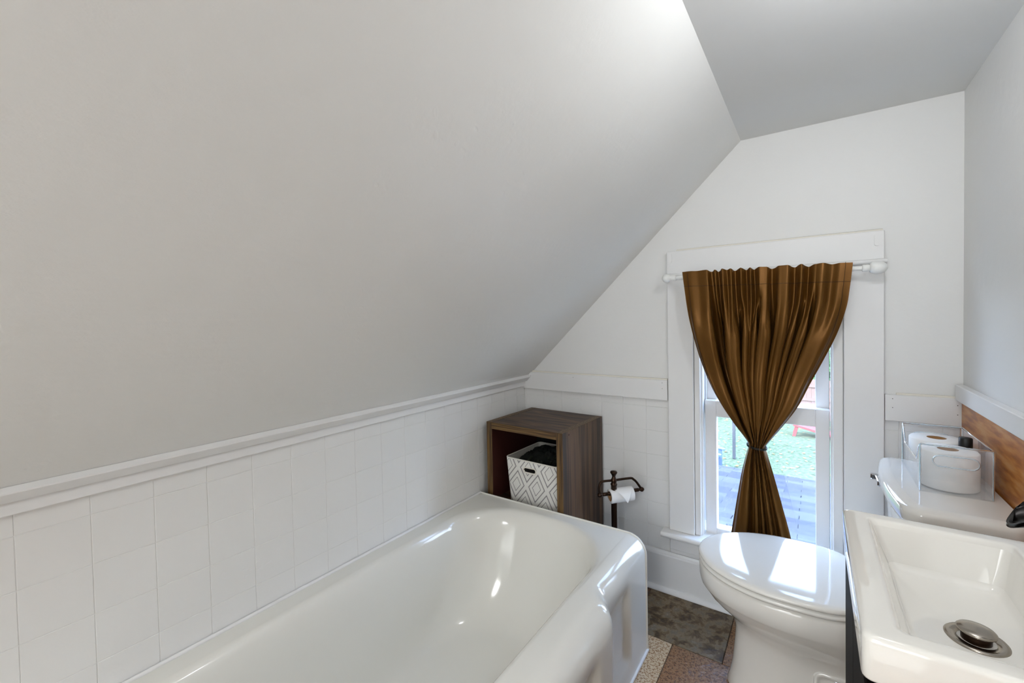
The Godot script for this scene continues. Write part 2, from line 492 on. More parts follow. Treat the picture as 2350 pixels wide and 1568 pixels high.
func slope() -> void:
	# sloped plaster: brush strokes, roller grain and old patching as relief
	var w := 2048
	var h := 1024
	var strokes := noise(FastNoiseLite.TYPE_SIMPLEX_SMOOTH, 0.06, 3, 3).get_image(128, h)
	strokes.resize(w, h, Image.INTERPOLATE_CUBIC)
	var grain := noise(FastNoiseLite.TYPE_SIMPLEX_SMOOTH, 0.05, 3, 4).get_image(w, h)
	var big := noise(FastNoiseLite.TYPE_SIMPLEX_SMOOTH, 0.006, 3, 14).get_image(w, h)
	var a := strokes.get_data()
	var b := grain.get_data()
	var g := big.get_data()
	var buf := PackedFloat32Array()
	buf.resize(w * h)
	for i in w * h:
		buf[i] = 90.0 + a[i] * 0.022 + b[i] * 0.03 + g[i] * 0.10
	# patches of chipped and refilled plaster: (z, up the slope, size, how many)
	var rng := RandomNumberGenerator.new()
	rng.seed = 77
	var L := 1.56
	for p in [[1.29, 1.0, 0.06, 24], [1.36, 0.895, 0.05, 14], [1.17, 1.03, 0.05, 8], [1.07, 0.95, 0.03, 6], [1.31, 0.50, 0.06, 20], [1.42, 0.487, 0.04, 12], [1.19, 0.44, 0.05, 12], [1.28, 0.56, 0.05, 8], [1.63, 0.11, 0.04, 8], [1.53, 0.23, 0.03, 6], [1.80, 0.09, 0.05, 8]]:
		for k in int(p[3]):
			var cz: float = p[0] + rng.randfn() * p[2]
			var cs: float = p[1] + rng.randfn() * p[2] * 0.6
			var rx := rng.randf_range(2.0, 9.0)
			var ry := rng.randf_range(1.5, 4.5)
			var turn := rng.randf_range(0.2, 1.0)
			var deep := rng.randf_range(-7.0, 9.0)
			var px := cz / ZN * w
			var py := (1.0 - cs / L) * h
			for y in range(maxi(0, int(py - 12)), mini(h, int(py + 12))):
				for x in range(maxi(0, int(px - 12)), mini(w, int(px + 12))):
					var d := Vector2(x - px, y - py).rotated(turn) / Vector2(rx, ry)
					var e := 1.0 - d.length()
					if e > 0.0:
						buf[y * w + x] += deep * minf(e * 2.5, 1.0)
	var bytes := PackedByteArray()
	bytes.resize(w * h)
	for i in w * h:
		bytes[i] = clampi(int(buf[i] + rng.randf()), 0, 255)
	var im := Image.create_from_data(w, h, false, Image.FORMAT_L8, bytes)
	im.convert(Image.FORMAT_RGBA8)
	im.bump_map_to_normal_map(8.0)
	var m := mat("slope_paint", rgb(230, 229, 225), 0.42, {"normal_enabled": true, "normal_texture": ImageTexture.create_from_image(im), "normal_scale": 1.0})
	var o := setting("ceiling_slope", "sloping white plaster over the bathtub, with patched spots")
	var st := begin(true)
	var x0 := -0.08
	var x1 := 1.06
	var n := Vector3(SK, -1.0, 0).normalized()
	var A := Vector3(0.0, slope_y(0.0), 0.0)
	var dir := Vector3(1, SK, 0).normalized()
	var corner := [[0.0, 0.0], [0.0, 1.0], [1.0, 1.0], [1.0, 0.0]]
	var v := []
	for c in corner:
		v.append([A + dir * (c[1] * L - 0.0) + Vector3(0, 0, c[0] * ZN), Vector2(c[0], 1.0 - c[1])])
	var order := [0, 1, 2, 0, 2, 3]
	var face: Vector3 = (v[1][0] - v[0][0]).cross(v[2][0] - v[0][0])
	if face.dot(n) > 0.0:
		order = [0, 2, 1, 0, 3, 2]
	for i in order:
		st.set_uv(v[i][1])
		st.add_vertex(v[i][0])
	part(st, "plaster", m, o, "", true)
	var back := begin(true)
	var ang := Basis(Vector3(0, 0, 1), atan(SK))
	bx(back, A + dir * (L * 0.5 - 0.05) - n * 0.052 + Vector3(0, 0, ZN * 0.5 - 0.01), Vector3(L + 0.2, 0.1, ZN + 0.22), 0.0, ang)
	part(back, "boarding", M.wall_paint, o)

func trims() -> void:
	# left rail: a board on the wall, and above it a strip nailed to the slope
	var tl := setting("trim_1", "white rail along the low wall, under the slope")
	box_part(Vector3(0.0, 0.8625, 0.018), Vector3(0.016, 0.8905, ZN), "rail_board", M.trim_paint, tl, 0.0018)
	var st := begin(true)
	var dir := Vector3(1, SK, 0).normalized()
	var n := Vector3(SK, -1.0, 0).normalized()
	bx(st, Vector3(0, SY, ZN * 0.5) + dir * 0.0345 + n * 0.0085, Vector3(0.034, 0.017, ZN - 0.02), 0.0018, Basis(Vector3(0, 0, 1), atan(SK)))
	part(st, "slope_strip", M.trim_paint, tl)
	# rails on the window wall
	var names := ["trim_2", "trim_3"]
	var spans := [[0.0, 0.757], [1.4835, RW - 0.002]]
	for k in 2:
		var t := setting(names[k], ["white nailed rail left of the window", "white nailed rail between window and corner"][k])
		box_part(Vector3(spans[k][0], 0.8505, 0.0), Vector3(spans[k][1], 0.939, 0.019), "rail_board", M.trim_paint, t, 0.0015)
		var cb := begin()
		tube(cb, [Vector3(spans[k][0] + 0.03, 0.9405, 0.006), Vector3(spans[k][1] - 0.002, 0.9405, 0.006)], 0.0055, 8)
		part(cb, "caulk_bead", M.caulk, t, "cream caulk")
		for p in ([[0.05, 0.918], [0.30, 0.925], [0.735, 0.927], [0.735, 0.902]] if k == 0 else [[1.503, 0.926], [1.503, 0.896], [1.66, 0.918], [1.66, 0.888]]):
			var nb := begin()
			lathe(nb, Vector3(p[0], p[1], 0.0188), Vector3(0, 0, 1), [Vector2(0, 0.0006), Vector2(0.0014, 0.0005), Vector2(0.0017, -0.001)], 8)
			part(nb, "nail", M.nail, t, "dark nail head")
	var tr := setting("trim_4", "white rail on the right wall above the plywood")
	box_part(Vector3(RW - 0.022, 0.936, 0.0195), Vector3(RW, 0.985, ZN), "rail_board", M.trim_paint, tr, 0.0018)
	# baseboard under the window: board, moulded cap, shoe
	var bb := setting("baseboard_back", "tall white baseboard under the window")
	box_part(Vector3(0.0, 0.0, 0.0), Vector3(RW - 0.008, 0.160, 0.017), "board", M.trim_paint, bb)
	var prof := [Vector2(0.0, 0.159), Vector2(0.017, 0.159), Vector2(0.0155, 0.164), Vector2(0.011, 0.167), Vector2(0.009, 0.172), Vector2(0.0075, 0.176), Vector2(0.0, 0.177)]
	extrude_x(prof, 0.0, RW - 0.008, "moulded_cap", M.trim_paint, bb)
	var shoe := [Vector2(0.016, 0.001)]
	shoe.append_array(arc(0.016, 0.001, 0.018, 0, 90, 6))
	extrude_x(shoe, 0.0, RW - 0.008, "shoe_moulding", M.trim_paint, bb)

# outline (z, y) drawn out along x
func extrude_x(prof: Array, x0: float, x1: float, called: String, m: Material, parent: Node3D) -> MeshInstance3D:
	var st := begin(true)
	slab(st, PackedVector2Array(prof), Vector3(x0, 0, 0), Vector3(0, 0, 1), Vector3(0, 1, 0), Vector3(x1 - x0, 0, 0))
	return part(st, called, m, parent)

func window() -> void:
	var w := setting("window_1", "white double-hung window with wide flat casing")
	var T: Material = M.trim_paint
	# casings
	for s in [[0.7605, 0.865], [1.371, 1.4815]]:
		box_part(Vector3(s[0], 0.2845, 0.0), Vector3(s[1], 1.3855, 0.021), "casing", T, w, 0.002)
	box_part(Vector3(0.7605, 1.4, 0.0), Vector3(1.4815, 1.497, 0.023), "head_casing", T, w, 0.002)
	var fil := [Vector2(0.0, 1.3845), Vector2(0.026, 1.3845)]
	fil.append_array(arc(0.026, 1.393, 0.008, -90, 90, 6))
	fil.append(Vector2(0.0, 1.401))
	extrude_x(fil, 0.756, 1.488, "head_fillet", T, w)
	var cb := begin()
	tube(cb, [Vector3(0.80, 1.4985, 0.010), Vector3(1.478, 1.4985, 0.010)], 0.006, 8)
	part(cb, "caulk_bead", M.caulk, w, "cream caulk")
	for s in [[0.757, 0.7605, 0.285, 0.94], [1.4816, 1.4834, 0.285, 1.497]]:
		box_part(Vector3(s[0], s[2], -0.002), Vector3(s[1], s[3], 0.0035), "brown_seam", M.seam_brown, w, 0.0, "grey-brown strip in the seam")  # thin grey-brown strip filling the gap beside the casing
	# painted-over bracket plates left on the head casing
	for p in [[0.776, 1.468], [1.462, 1.466]]:
		var st := begin(true)
		var out := PackedVector2Array()
		for v in arc(0, 0.013, 0.0075, 0, 180, 8):
			out.append(v)
		for v in arc(0, -0.013, 0.0075, 180, 360, 8):
			out.append(v)
		slab(st, out, Vector3(p[0], p[1], 0.0225), Vector3.RIGHT, Vector3.UP, Vector3(0, 0, 0.004))
		part(st, "bracket_plate", T, w)
	# stool with a rounded nose, apron below
	var nose := [Vector2(-0.06, 0.262), Vector2(0.054, 0.262)]
	nose.append_array(arc(0.054, 0.273, 0.011, -90, 90, 8))
	nose.append(Vector2(-0.06, 0.284))
	extrude_x(nose, 0.733, 1.509, "stool", T, w)
	box_part(Vector3(0.7605, 0.1975, 0.0), Vector3(1.4815, 0.2618, 0.018), "apron", T, w, 0.0025)
	box_part(Vector3(0.7605, 0.178, 0.0), Vector3(1.4815, 0.1965, 0.010), "apron_strip", T, w, 0.0025)
	# jambs, stops
	for s in [[0.874, 0.892, 1.0], [1.337, 1.354, -1.0]]:
		box_part(Vector3(s[0], 0.255, -0.125), Vector3(s[1], 1.40, 0.0), "jamb", T, w, 0.001)
	box_part(Vector3(0.874, 1.372, -0.125), Vector3(1.354, 1.40, 0.0), "jamb", T, w, 0.001)
	for s in [[0.866, 0.889], [1.340, 1.370]]:
		box_part(Vector3(s[0], 0.285, -0.002), Vector3(s[1], 1.384, 0.010), "stop", T, w, 0.002)
	for s in [[0.8915, 0.8965], [1.3335, 1.3375]]:
		box_part(Vector3(s[0], 0.285, -0.030), Vector3(s[1], 1.372, -0.004), "stop_bead", T, w, 0.0015)
	box_part(Vector3(0.862, 0.225, -0.2), Vector3(1.366, 0.262, -0.055), "sill", T, w, 0.002)
	# sashes
	sash(w, "lower_sash", 0.8975, 1.3325, 0.264, 0.857, 0.0445, 0.047, 0.068, -0.082, -0.042)
	sash(w, "upper_sash", 0.8975, 1.3325, 0.8, 1.371, 0.0445, 0.05, 0.045, -0.124, -0.084)

func sash(w: Node3D, called: String, x0: float, x1: float, y0: float, y1: float, stile: float, bottom: float, top: float, z0: float, z1: float) -> void:
	var s := Node3D.new()
	s.name = called
	w.add_child(s, true)
	box_part(Vector3(x0, y0, z0), Vector3(x0 + stile, y1, z1), "stile", M.trim_paint, s, 0.002)
	box_part(Vector3(x1 - stile, y0, z0), Vector3(x1, y1, z1), "stile", M.trim_paint, s, 0.002)
	box_part(Vector3(x0 + stile, y0, z0), Vector3(x1 - stile, y0 + bottom, z1), "rail", M.trim_paint, s, 0.002)
	box_part(Vector3(x0 + stile, y1 - top, z0), Vector3(x1 - stile, y1, z1), "rail", M.trim_paint, s, 0.002)
	var zm := (z0 + z1) * 0.5 - 0.004
	box_part(Vector3(x0 + stile - 0.004, y0 + bottom - 0.004, zm - 0.0015), Vector3(x1 - stile + 0.004, y1 - top + 0.004, zm + 0.0015), "pane", M.pane, s, 0.0, "clear glass")

func ceiling_lamp() -> void:
	var o := thing("ceiling_light", "round white flush ceiling light with frosted dome on bathroom ceiling", "light", Vector3(1.42, CH, 1.03))
	var st := begin()
	lathe(st, Vector3.ZERO, Vector3.DOWN, [Vector2(0, 0.0), Vector2(0.098, 0.0), Vector2(0.1, 0.006), Vector2(0.096, 0.018), Vector2(0.0, 0.018)], 40)
	part(st, "canopy", M.trim_paint, o)
	var d := begin()
	var prof := []
	for i in 11:
		var a := PI * 0.5 * i / 10.0
		prof.append(Vector2(0.088 * cos(a), 0.018 + 0.055 * sin(a)))
	lathe(d, Vector3.ZERO, Vector3.DOWN, prof, 40)
	part(d, "dome", M.lamp_glass, o, "glowing frosted glass dome")
	var l := OmniLight3D.new()
	l.name = "bulb"
	o.add_child(l)
	l.position = Vector3(0, -0.045, 0)
	l.light_energy = LAMP
	l.light_color = LAMP_COLOR
	l.light_size = 0.035
	l.omni_range = 12.0
	l.omni_attenuation = 2.0
	l.shadow_enabled = true

# ---------------------------------------------------------------- bathtub
func rr(x0: float, x1: float, z0: float, z1: float, rx: float, rz: float, y: float, nx := 24, nz := 150, nc := 14) -> PackedVector3Array:
	var p := PackedVector3Array()
	# front side (x1) from z0 to z1, corner, near end, corner, back side, corner, far end, corner
	for i in nz:
		p.append(Vector3(x1, y, lerpf(z0 + rz, z1 - rz, float(i) / nz)))
	for i in nc:
		var t := PI * 0.5 * i / nc
		p.append(Vector3(x1 - rx + rx * cos(t), y, z1 - rz + rz * sin(t)))
	for i in nx:
		p.append(Vector3(lerpf(x1 - rx, x0 + rx, float(i) / nx), y, z1))
	for i in nc:
		var t := PI * 0.5 * i / nc
		p.append(Vector3(x0 + rx - rx * sin(t), y, z1 - rz + rz * cos(t)))
	for i in nz:
		p.append(Vector3(x0, y, lerpf(z1 - rz, z0 + rz, float(i) / nz)))
	for i in nc:
		var t := PI * 0.5 * i / nc
		p.append(Vector3(x0 + rx - rx * cos(t), y, z0 + rz - rz * sin(t)))
	for i in nx:
		p.append(Vector3(lerpf(x0 + rx, x1 - rx, float(i) / nx), y, z0))
	for i in nc:
		var t := PI * 0.5 * i / nc
		p.append(Vector3(x1 - rx + rx * sin(t), y, z0 + rz - rz * cos(t)))
	return p

func bathtub() -> void:
	var Z0 := 0.398
	var Z1 := 1.922
	var XF := 0.778
	var H := 0.418
	var o := thing("bathtub", "white enamelled bathtub with rolled rim and panelled apron under slope", "bathtub", Vector3(0, 0, 0))
	var bulge := func(z: float) -> float: return 0.044 * sm(0.745, 0.83, z) * (1.0 - sm(1.49, 1.575, z))
	var rings := []
	# apron from the floor up, then the roll of the rim; (y, setback from the front face, share of relief)
	var prof := []
	for i in 15:
		prof.append([lerpf(0.0, 0.335, i / 14.0), 0.0])
	var R := 0.066
	for i in range(1, 9):
		var a := PI * 0.5 * i / 8.0
		prof.append([H - R + R * sin(a) * 1.0, R * (1.0 - cos(a))])
	for e in prof:
		var y: float = e[0]
		var ring := rr(0.0025, XF, Z0, Z1, 0.004, 0.004, y)
		for i in ring.size():
			var v := ring[i]
			if v.x > 0.6:
				var f := bulge.call(v.z)
				# sunk panels with soft edges
				var up := sm(0.06, 0.10, y) * (1.0 - sm(0.29, 0.345, y))
				var p1 := sm(0.555, 0.60, v.z) * (1.0 - sm(0.735, 0.775, v.z))
				var p2 := sm(0.90, 0.945, v.z) * (1.0 - sm(1.37, 1.42, v.z))
				var p3 := sm(1.545, 1.585, v.z) * (1.0 - sm(1.72, 1.765, v.z))
				v.x += f - (p1 + p2 + p3) * up * 0.016 - e[1]
				ring[i] = v
		rings.append(ring)
	# rim, in towards the basin; the front edge keeps its swell
	var inner := [[0.05, 0.0, 0.0], [0.085, 0.35, -0.001], [0.10, 0.6, -0.001]]
	var rim_out := rr(0.0025, XF - R, Z0, Z1, 0.004, 0.004, H)
	var basin0 := rr(0.068, 0.702, 0.446, 1.862, 0.27, 0.235, H - 0.002)
	for k in [0.15, 0.4, 0.7, 0.9]:
		var ring := PackedVector3Array()
		for i in rim_out.size():
			var a := rim_out[i]
			if a.x > 0.6:
				a.x += bulge.call(a.z)
			var b := basin0[i]
			var v := a.lerp(b, k)
			ring.append(v)
		rings.append(ring)
	rings.append(basin0)
	# basin: shoulder, sides, floor
	for e in [[0.008, 0.006, 0.006, 0.0045], [0.016, 0.012, 0.014, 0.012], [0.023, 0.022, 0.026, 0.030], [0.030, 0.034, 0.036, 0.055], [0.040, 0.060, 0.052, 0.12], [0.052, 0.105, 0.072, 0.20], [0.064, 0.15, 0.092, 0.27], [0.074, 0.19, 0.108, 0.315], [0.088, 0.215, 0.124, 0.341], [0.11, 0.245, 0.15, 0.358], [0.15, 0.30, 0.20, 0.366], [0.21, 0.42, 0.30, 0.37], [0.27, 0.60, 0.55, 0.373]]:
		var x0: float = 0.068 + e[0]
		var x1: float = 0.702 - e[0]
		var z0: float = 0.446 + e[1]
		var z1: float = 1.862 - e[2]
		rings.append(rr(x0, x1, z0, z1, minf(0.27, (x1 - x0) * 0.47), minf(0.235, (z1 - z0) * 0.45), H - 0.002 - e[3]))
	var st := begin()
	loft(st, rings, true, false, true)
	part(st, "tub_body", M.enamel, o)
	# raw lip along the far end, with the rusty line under the enamel
	var lip := []
	var line := []
	for i in 26:
		var x := lerpf(0.01, XF - R, i / 25.0)
		lip.append(Vector3(x, H + 0.0005, Z0 + 0.003))
		line.append(Vector3(x, H - 0.004, Z0 - 0.0015))
	for i in range(1, 9):
		var a := PI * 0.5 * i / 8.0
		lip.append(Vector3(XF - R + R * sin(a), H - R + R * cos(a) + 0.0005, Z0 + 0.003))
		line.append(Vector3(XF - R + (R - 0.003) * sin(a), H - R + (R - 0.003) * cos(a) - 0.001, Z0 - 0.0015))
	for y in [0.3, 0.2, 0.1, 0.01]:
		lip.append(Vector3(XF + 0.0005, y, Z0 + 0.003))
	var lb := begin()
	tube(lb, lip, 0.0042, 8)
	part(lb, "rim_lip", M.enamel, o)
	var rb := begin()
	tube(rb, line, 0.0022, 6)
	part(rb, "rust_line", M.rust, o, "thin rust-brown line under the lip")
	var ck := begin()
	tube(ck, [Vector3(0.0075, H + 0.001, Z0 + 0.003), Vector3(0.0075, H + 0.002, Z1 - 0.003)], 0.0055, 8)
	part(ck, "caulk_bead", M.trim_paint, o, "white caulk along the wall")
	var fk := begin()
	var fl := [Vector3(XF + 0.002, 0.003, Z0)]
	for i in 24:
		var z := lerpf(Z0 + 0.02, Z1 - 0.02, i / 23.0)
		fl.append(Vector3(XF + bulge.call(z) + 0.002, 0.003, z))
	tube(fk, fl, 0.006, 6)
	part(fk, "floor_caulk", M.trim_paint, o, "white caulk along the floor")
	# drain and overflow at the near end
	var dr := begin()
	lathe(dr, Vector3(0.385, 0.043, 1.60), Vector3.UP, [Vector2(0, 0.004), Vector2(0.02, 0.004), Vector2(0.03, 0.002), Vector2(0.032, -0.002)], 24)
	part(dr, "drain", M.chrome, o)

# ---------------------------------------------------------------- cube shelf, basket
func cube_shelf() -> void:
	var w := 0.405
	var d := 0.372
	var h := 0.748
	var t := 0.030
	var o := thing("cube_shelf", "dark walnut laminate cube shelf between bathtub end and window wall", "shelf", Vector3(0.242, 0.0, 0.2005))
	o.rotation_degrees.y = -2.0
	var side := func(x0: float, inner: Material) -> void:
		var p := box_part(Vector3(x0, 0.0, -d * 0.5), Vector3(x0 + t, h, d * 0.5 - 0.001), "side_panel", M.walnut_up, o, 0.001)
		box_part(Vector3(x0 + 0.0005, 0.001, d * 0.5 - 0.0012) - p.position, Vector3(x0 + t - 0.0005, h - 0.0005, d * 0.5) - p.position, "edge_band", M.walnut_edge, p, 0.0004, "light brown edge band")
		box_part(Vector3(x0 + 0.0005, h - 0.0004, -d * 0.5 + 0.001) - p.position, Vector3(x0 + t - 0.0005, h + 0.0006, d * 0.5 - 0.001) - p.position, "edge_band", M.walnut_edge, p, 0.0003, "light brown edge band")
		var screw := begin()
		lathe(screw, Vector3(x0 + t + 0.0002, h - 0.016, d * 0.5 - 0.055) - p.position, Vector3.RIGHT, [Vector2(0, 0.0006), Vector2(0.004, 0.0005), Vector2(0.0042, -0.001)], 14)
		if x0 > 0.0:
			part(screw, "screw_cover", M.red_brown, p, "small red-brown screw cover")
	side.call(-w * 0.5, M.red_brown)
	side.call(w * 0.5 - t, M.walnut_up)
	box_part(Vector3(-w * 0.5 + t - 0.001, 0.05, -d * 0.5 + 0.002), Vector3(-w * 0.5 + t + 0.0012, h - t, d * 0.5 - 0.004), "shade_lining", M.red_brown, o, 0.0, "inner face with dark red shade painted in")  # dark red tint of the shaded interior put into the colour
	for y in [h - t, 0.362, 0.03]:
		var p := box_part(Vector3(-w * 0.5 + t, y, -d * 0.5), Vector3(w * 0.5 - t, y + t, d * 0.5 - 0.001), "top_panel" if y > 0.6 else "shelf_board", M.walnut_flat, o, 0.0008)
		box_part(Vector3(-w * 0.5 + t, y + 0.0005, d * 0.5 - 0.0012) - p.position, Vector3(w * 0.5 - t, y + t - 0.0005, d * 0.5) - p.position, "edge_band", M.walnut_edge_across, p, 0.0004, "light brown edge band")
	box_part(Vector3(-w * 0.5 + t, 0.03, -d * 0.5), Vector3(0.045, h - t, -d * 0.5 + 0.006), "back_panel", M.black, o, 0.0, "black back panel covering part of the back")

func basket_print() -> ImageTexture:
	# grey nested diamonds printed on white cloth; one repeat
	var n := 256
	var im := Image.create(n, n * 2, false, Image.FORMAT_RGB8)
	im.fill(rgb(232, 230, 224))
	var ink := rgb(142, 138, 138)
	for y in n * 2:
		for x in n:
			var u := absf(float(x) / n - 0.5) * 2.0
			var v := absf(fmod(float(y) / (n * 2) + 0.5 * 0.0, 1.0) - 0.5) * 2.0
			var d := u + v              # 1 on the lozenge edge
			var saw := 0.05 * absf(fmod(float(y) / 17.0, 1.0) - 0.5) * 2.0
			if absf(d - 0.74 - saw) < 0.05 or absf((2.0 - d) - 0.74 - saw) < 0.05:
				im.set_pixel(x, y, ink)
			elif absf(d - 0.40) < 0.026 or absf((2.0 - d) - 0.40) < 0.026:
				im.set_pixel(x, y, ink.darkened(0.08))
	return ImageTexture.create_from_image(im)

func basket() -> void:
	mat("basket_cloth", Color.WHITE, 0.85, {"albedo_texture": basket_print()})
	mat("basket_lining", rgb(226, 222, 212), 0.9)
	var o := thing("storage_basket", "white fabric basket with grey diamond print inside the cube shelf", "basket", Vector3(0.263, 0.3935, 0.217))
	o.rotation_degrees.y = -2.0
	var w0 := 0.128
	var w1 := 0.140
	var d0 := 0.13
	var d1 := 0.142
	var h := 0.197
	# cloth and lining, rounded vertical edges; the front keeps an open hand hole
	var ring := func(y: float, inset: float) -> PackedVector3Array:
		var k := y / h
		var hw := lerpf(w0, w1, k) - inset
		var hd := lerpf(d0, d1, k) - inset
		return rr(-hw, hw, -hd, hd, 0.018, 0.018, y, 48, 10, 5)
	for layer in 2:
		var inset := 0.0 if layer == 0 else 0.003
		var st := begin()
		var rows := 40
		var per: int = ring.call(0.0, inset).size()
		for k in rows:
			var ya := h * k / rows
			var yb := h * (k + 1) / rows
			var A: PackedVector3Array = ring.call(ya, inset)
			var B: PackedVector3Array = ring.call(yb, inset)
			var s := 0.0
			for i in per:
				var j := (i + 1) % per
				var e := A[i].distance_to(A[j])
				var mid: Vector3 = (A[i] + B[j]) * 0.5 - Vector3(-0.005, 0.158, 0)
				var away := Vector2(maxf(absf(mid.x) - 0.022, 0.0), mid.y).length()
				if mid.z < 0.1 or away > 0.011:
					var q := [A[i], A[j], B[j], B[i]]
					var uv := [Vector2(s, ya), Vector2(s + e, ya), Vector2(s + e, yb), Vector2(s, yb)]
					for c in [0, 1, 2, 0, 2, 3]:
						st.set_uv(Vector2(uv[c].x / 0.108 + 0.25, 1.0 - uv[c].y / 0.165))
						st.add_vertex(q[c])
				s += e
		part(st, "cloth_wall" if layer == 0 else "lining", M.basket_cloth if layer == 0 else M.basket_lining, o)
	var li := begin()
	loft(li, [ring.call(0.004, 0.003), ring.call(0.003, 0.003)], true, false, true)
	part(li, "bottom", M.basket_lining, o)
	var rim := begin()
	var rp := []
	for v in ring.call(h, 0.002):
		rp.append(v)
	tube(rim, rp, 0.0035, 8, false, true)
	part(rim, "bound_rim", M.basket_lining, o)
	# handle hole with a cream rim
	var hole := begin()
	var pts := []
	for v in arc(0.022, 0, 0.011, -90, 90, 8):
		pts.append(Vector3(v.x, v.y, 0))
	for v in arc(-0.022, 0, 0.011, 90, 270, 8):
		pts.append(Vector3(v.x, v.y, 0))
	tube(hole, pts, 0.0032, 8, false, true)
	var hg := part(hole, "handle_grommet", M.caulk, o, "cream grommet of the hand hole")
	hg.position = Vector3(-0.005, 0.158, 0.1405)
	hg.rotation_degrees.x = -3.5
	# dark knitted cloth heaped inside
	var c := thing("dark_cloth", "black lacy cloth heaped in the diamond-print basket", "cloth", Vector3(0.263, 0.40, 0.217))
	var f := noise(FastNoiseLite.TYPE_SIMPLEX_SMOOTH, 14.0, 4, 91)
	var cl := begin()
	var rings := []
	for k in 15:
		var a := k / 14.0
		var rg := PackedVector3Array()
		for i in 48:
			var t := TAU * i / 48
			var q := pow(pow(absf(cos(t)), 4.0) + pow(absf(sin(t)), 4.0), -0.25)
			var r := a * q
			var p := Vector3(cos(t) * r * 0.118, 0.0, sin(t) * r * 0.12)
			p.y = 0.175 + 0.03 * (1.0 - a * a) + 0.02 * f.get_noise_2d(p.x, p.z) * (1.0 - 0.5 * a) + 0.012 * f.get_noise_2d(p.x * 4.0 + 3.0, p.z * 4.0)
			p.y += 0.012 * p.z / 0.12 * -1.0
			rg.append(p)
		rings.append(rg)
	loft(cl, rings, true)
	part(cl, "heap", mat("dark_knit", rgb(20, 24, 20), 0.95), c)
	var rng := RandomNumberGenerator.new()
	rng.seed = 5
	for k in 9:
		var lace := begin()
		var lp := []
		var a0 := rng.randf() * TAU
		var base := Vector3(rng.randf_range(-0.09, 0.06), 0.2, rng.randf_range(-0.02, 0.10))
		for i in 34:
			var t := i / 33.0
			var q := base + Vector3(cos(a0) * t * 0.07 + 0.006 * sin(i * 1.9), 0.0, sin(a0) * t * 0.07 + 0.006 * cos(i * 1.9))
			q.x = clampf(q.x, -0.115, 0.115)
			q.z = clampf(q.z, -0.115, 0.118)
			q.y = 0.182 + 0.03 * (1.0 - pow(q.length() / 0.24, 2.0)) + 0.012 * f.get_noise_2d(q.x, q.z) + 0.006 * sin(i * 1.1)
			lp.append(q)
		tube(lace, lp, 0.0028, 5)
		part(lace, "lace_edge", mat("lace_%d" % k, rgb(30 + k, 36 + k, 28), 0.95), c)

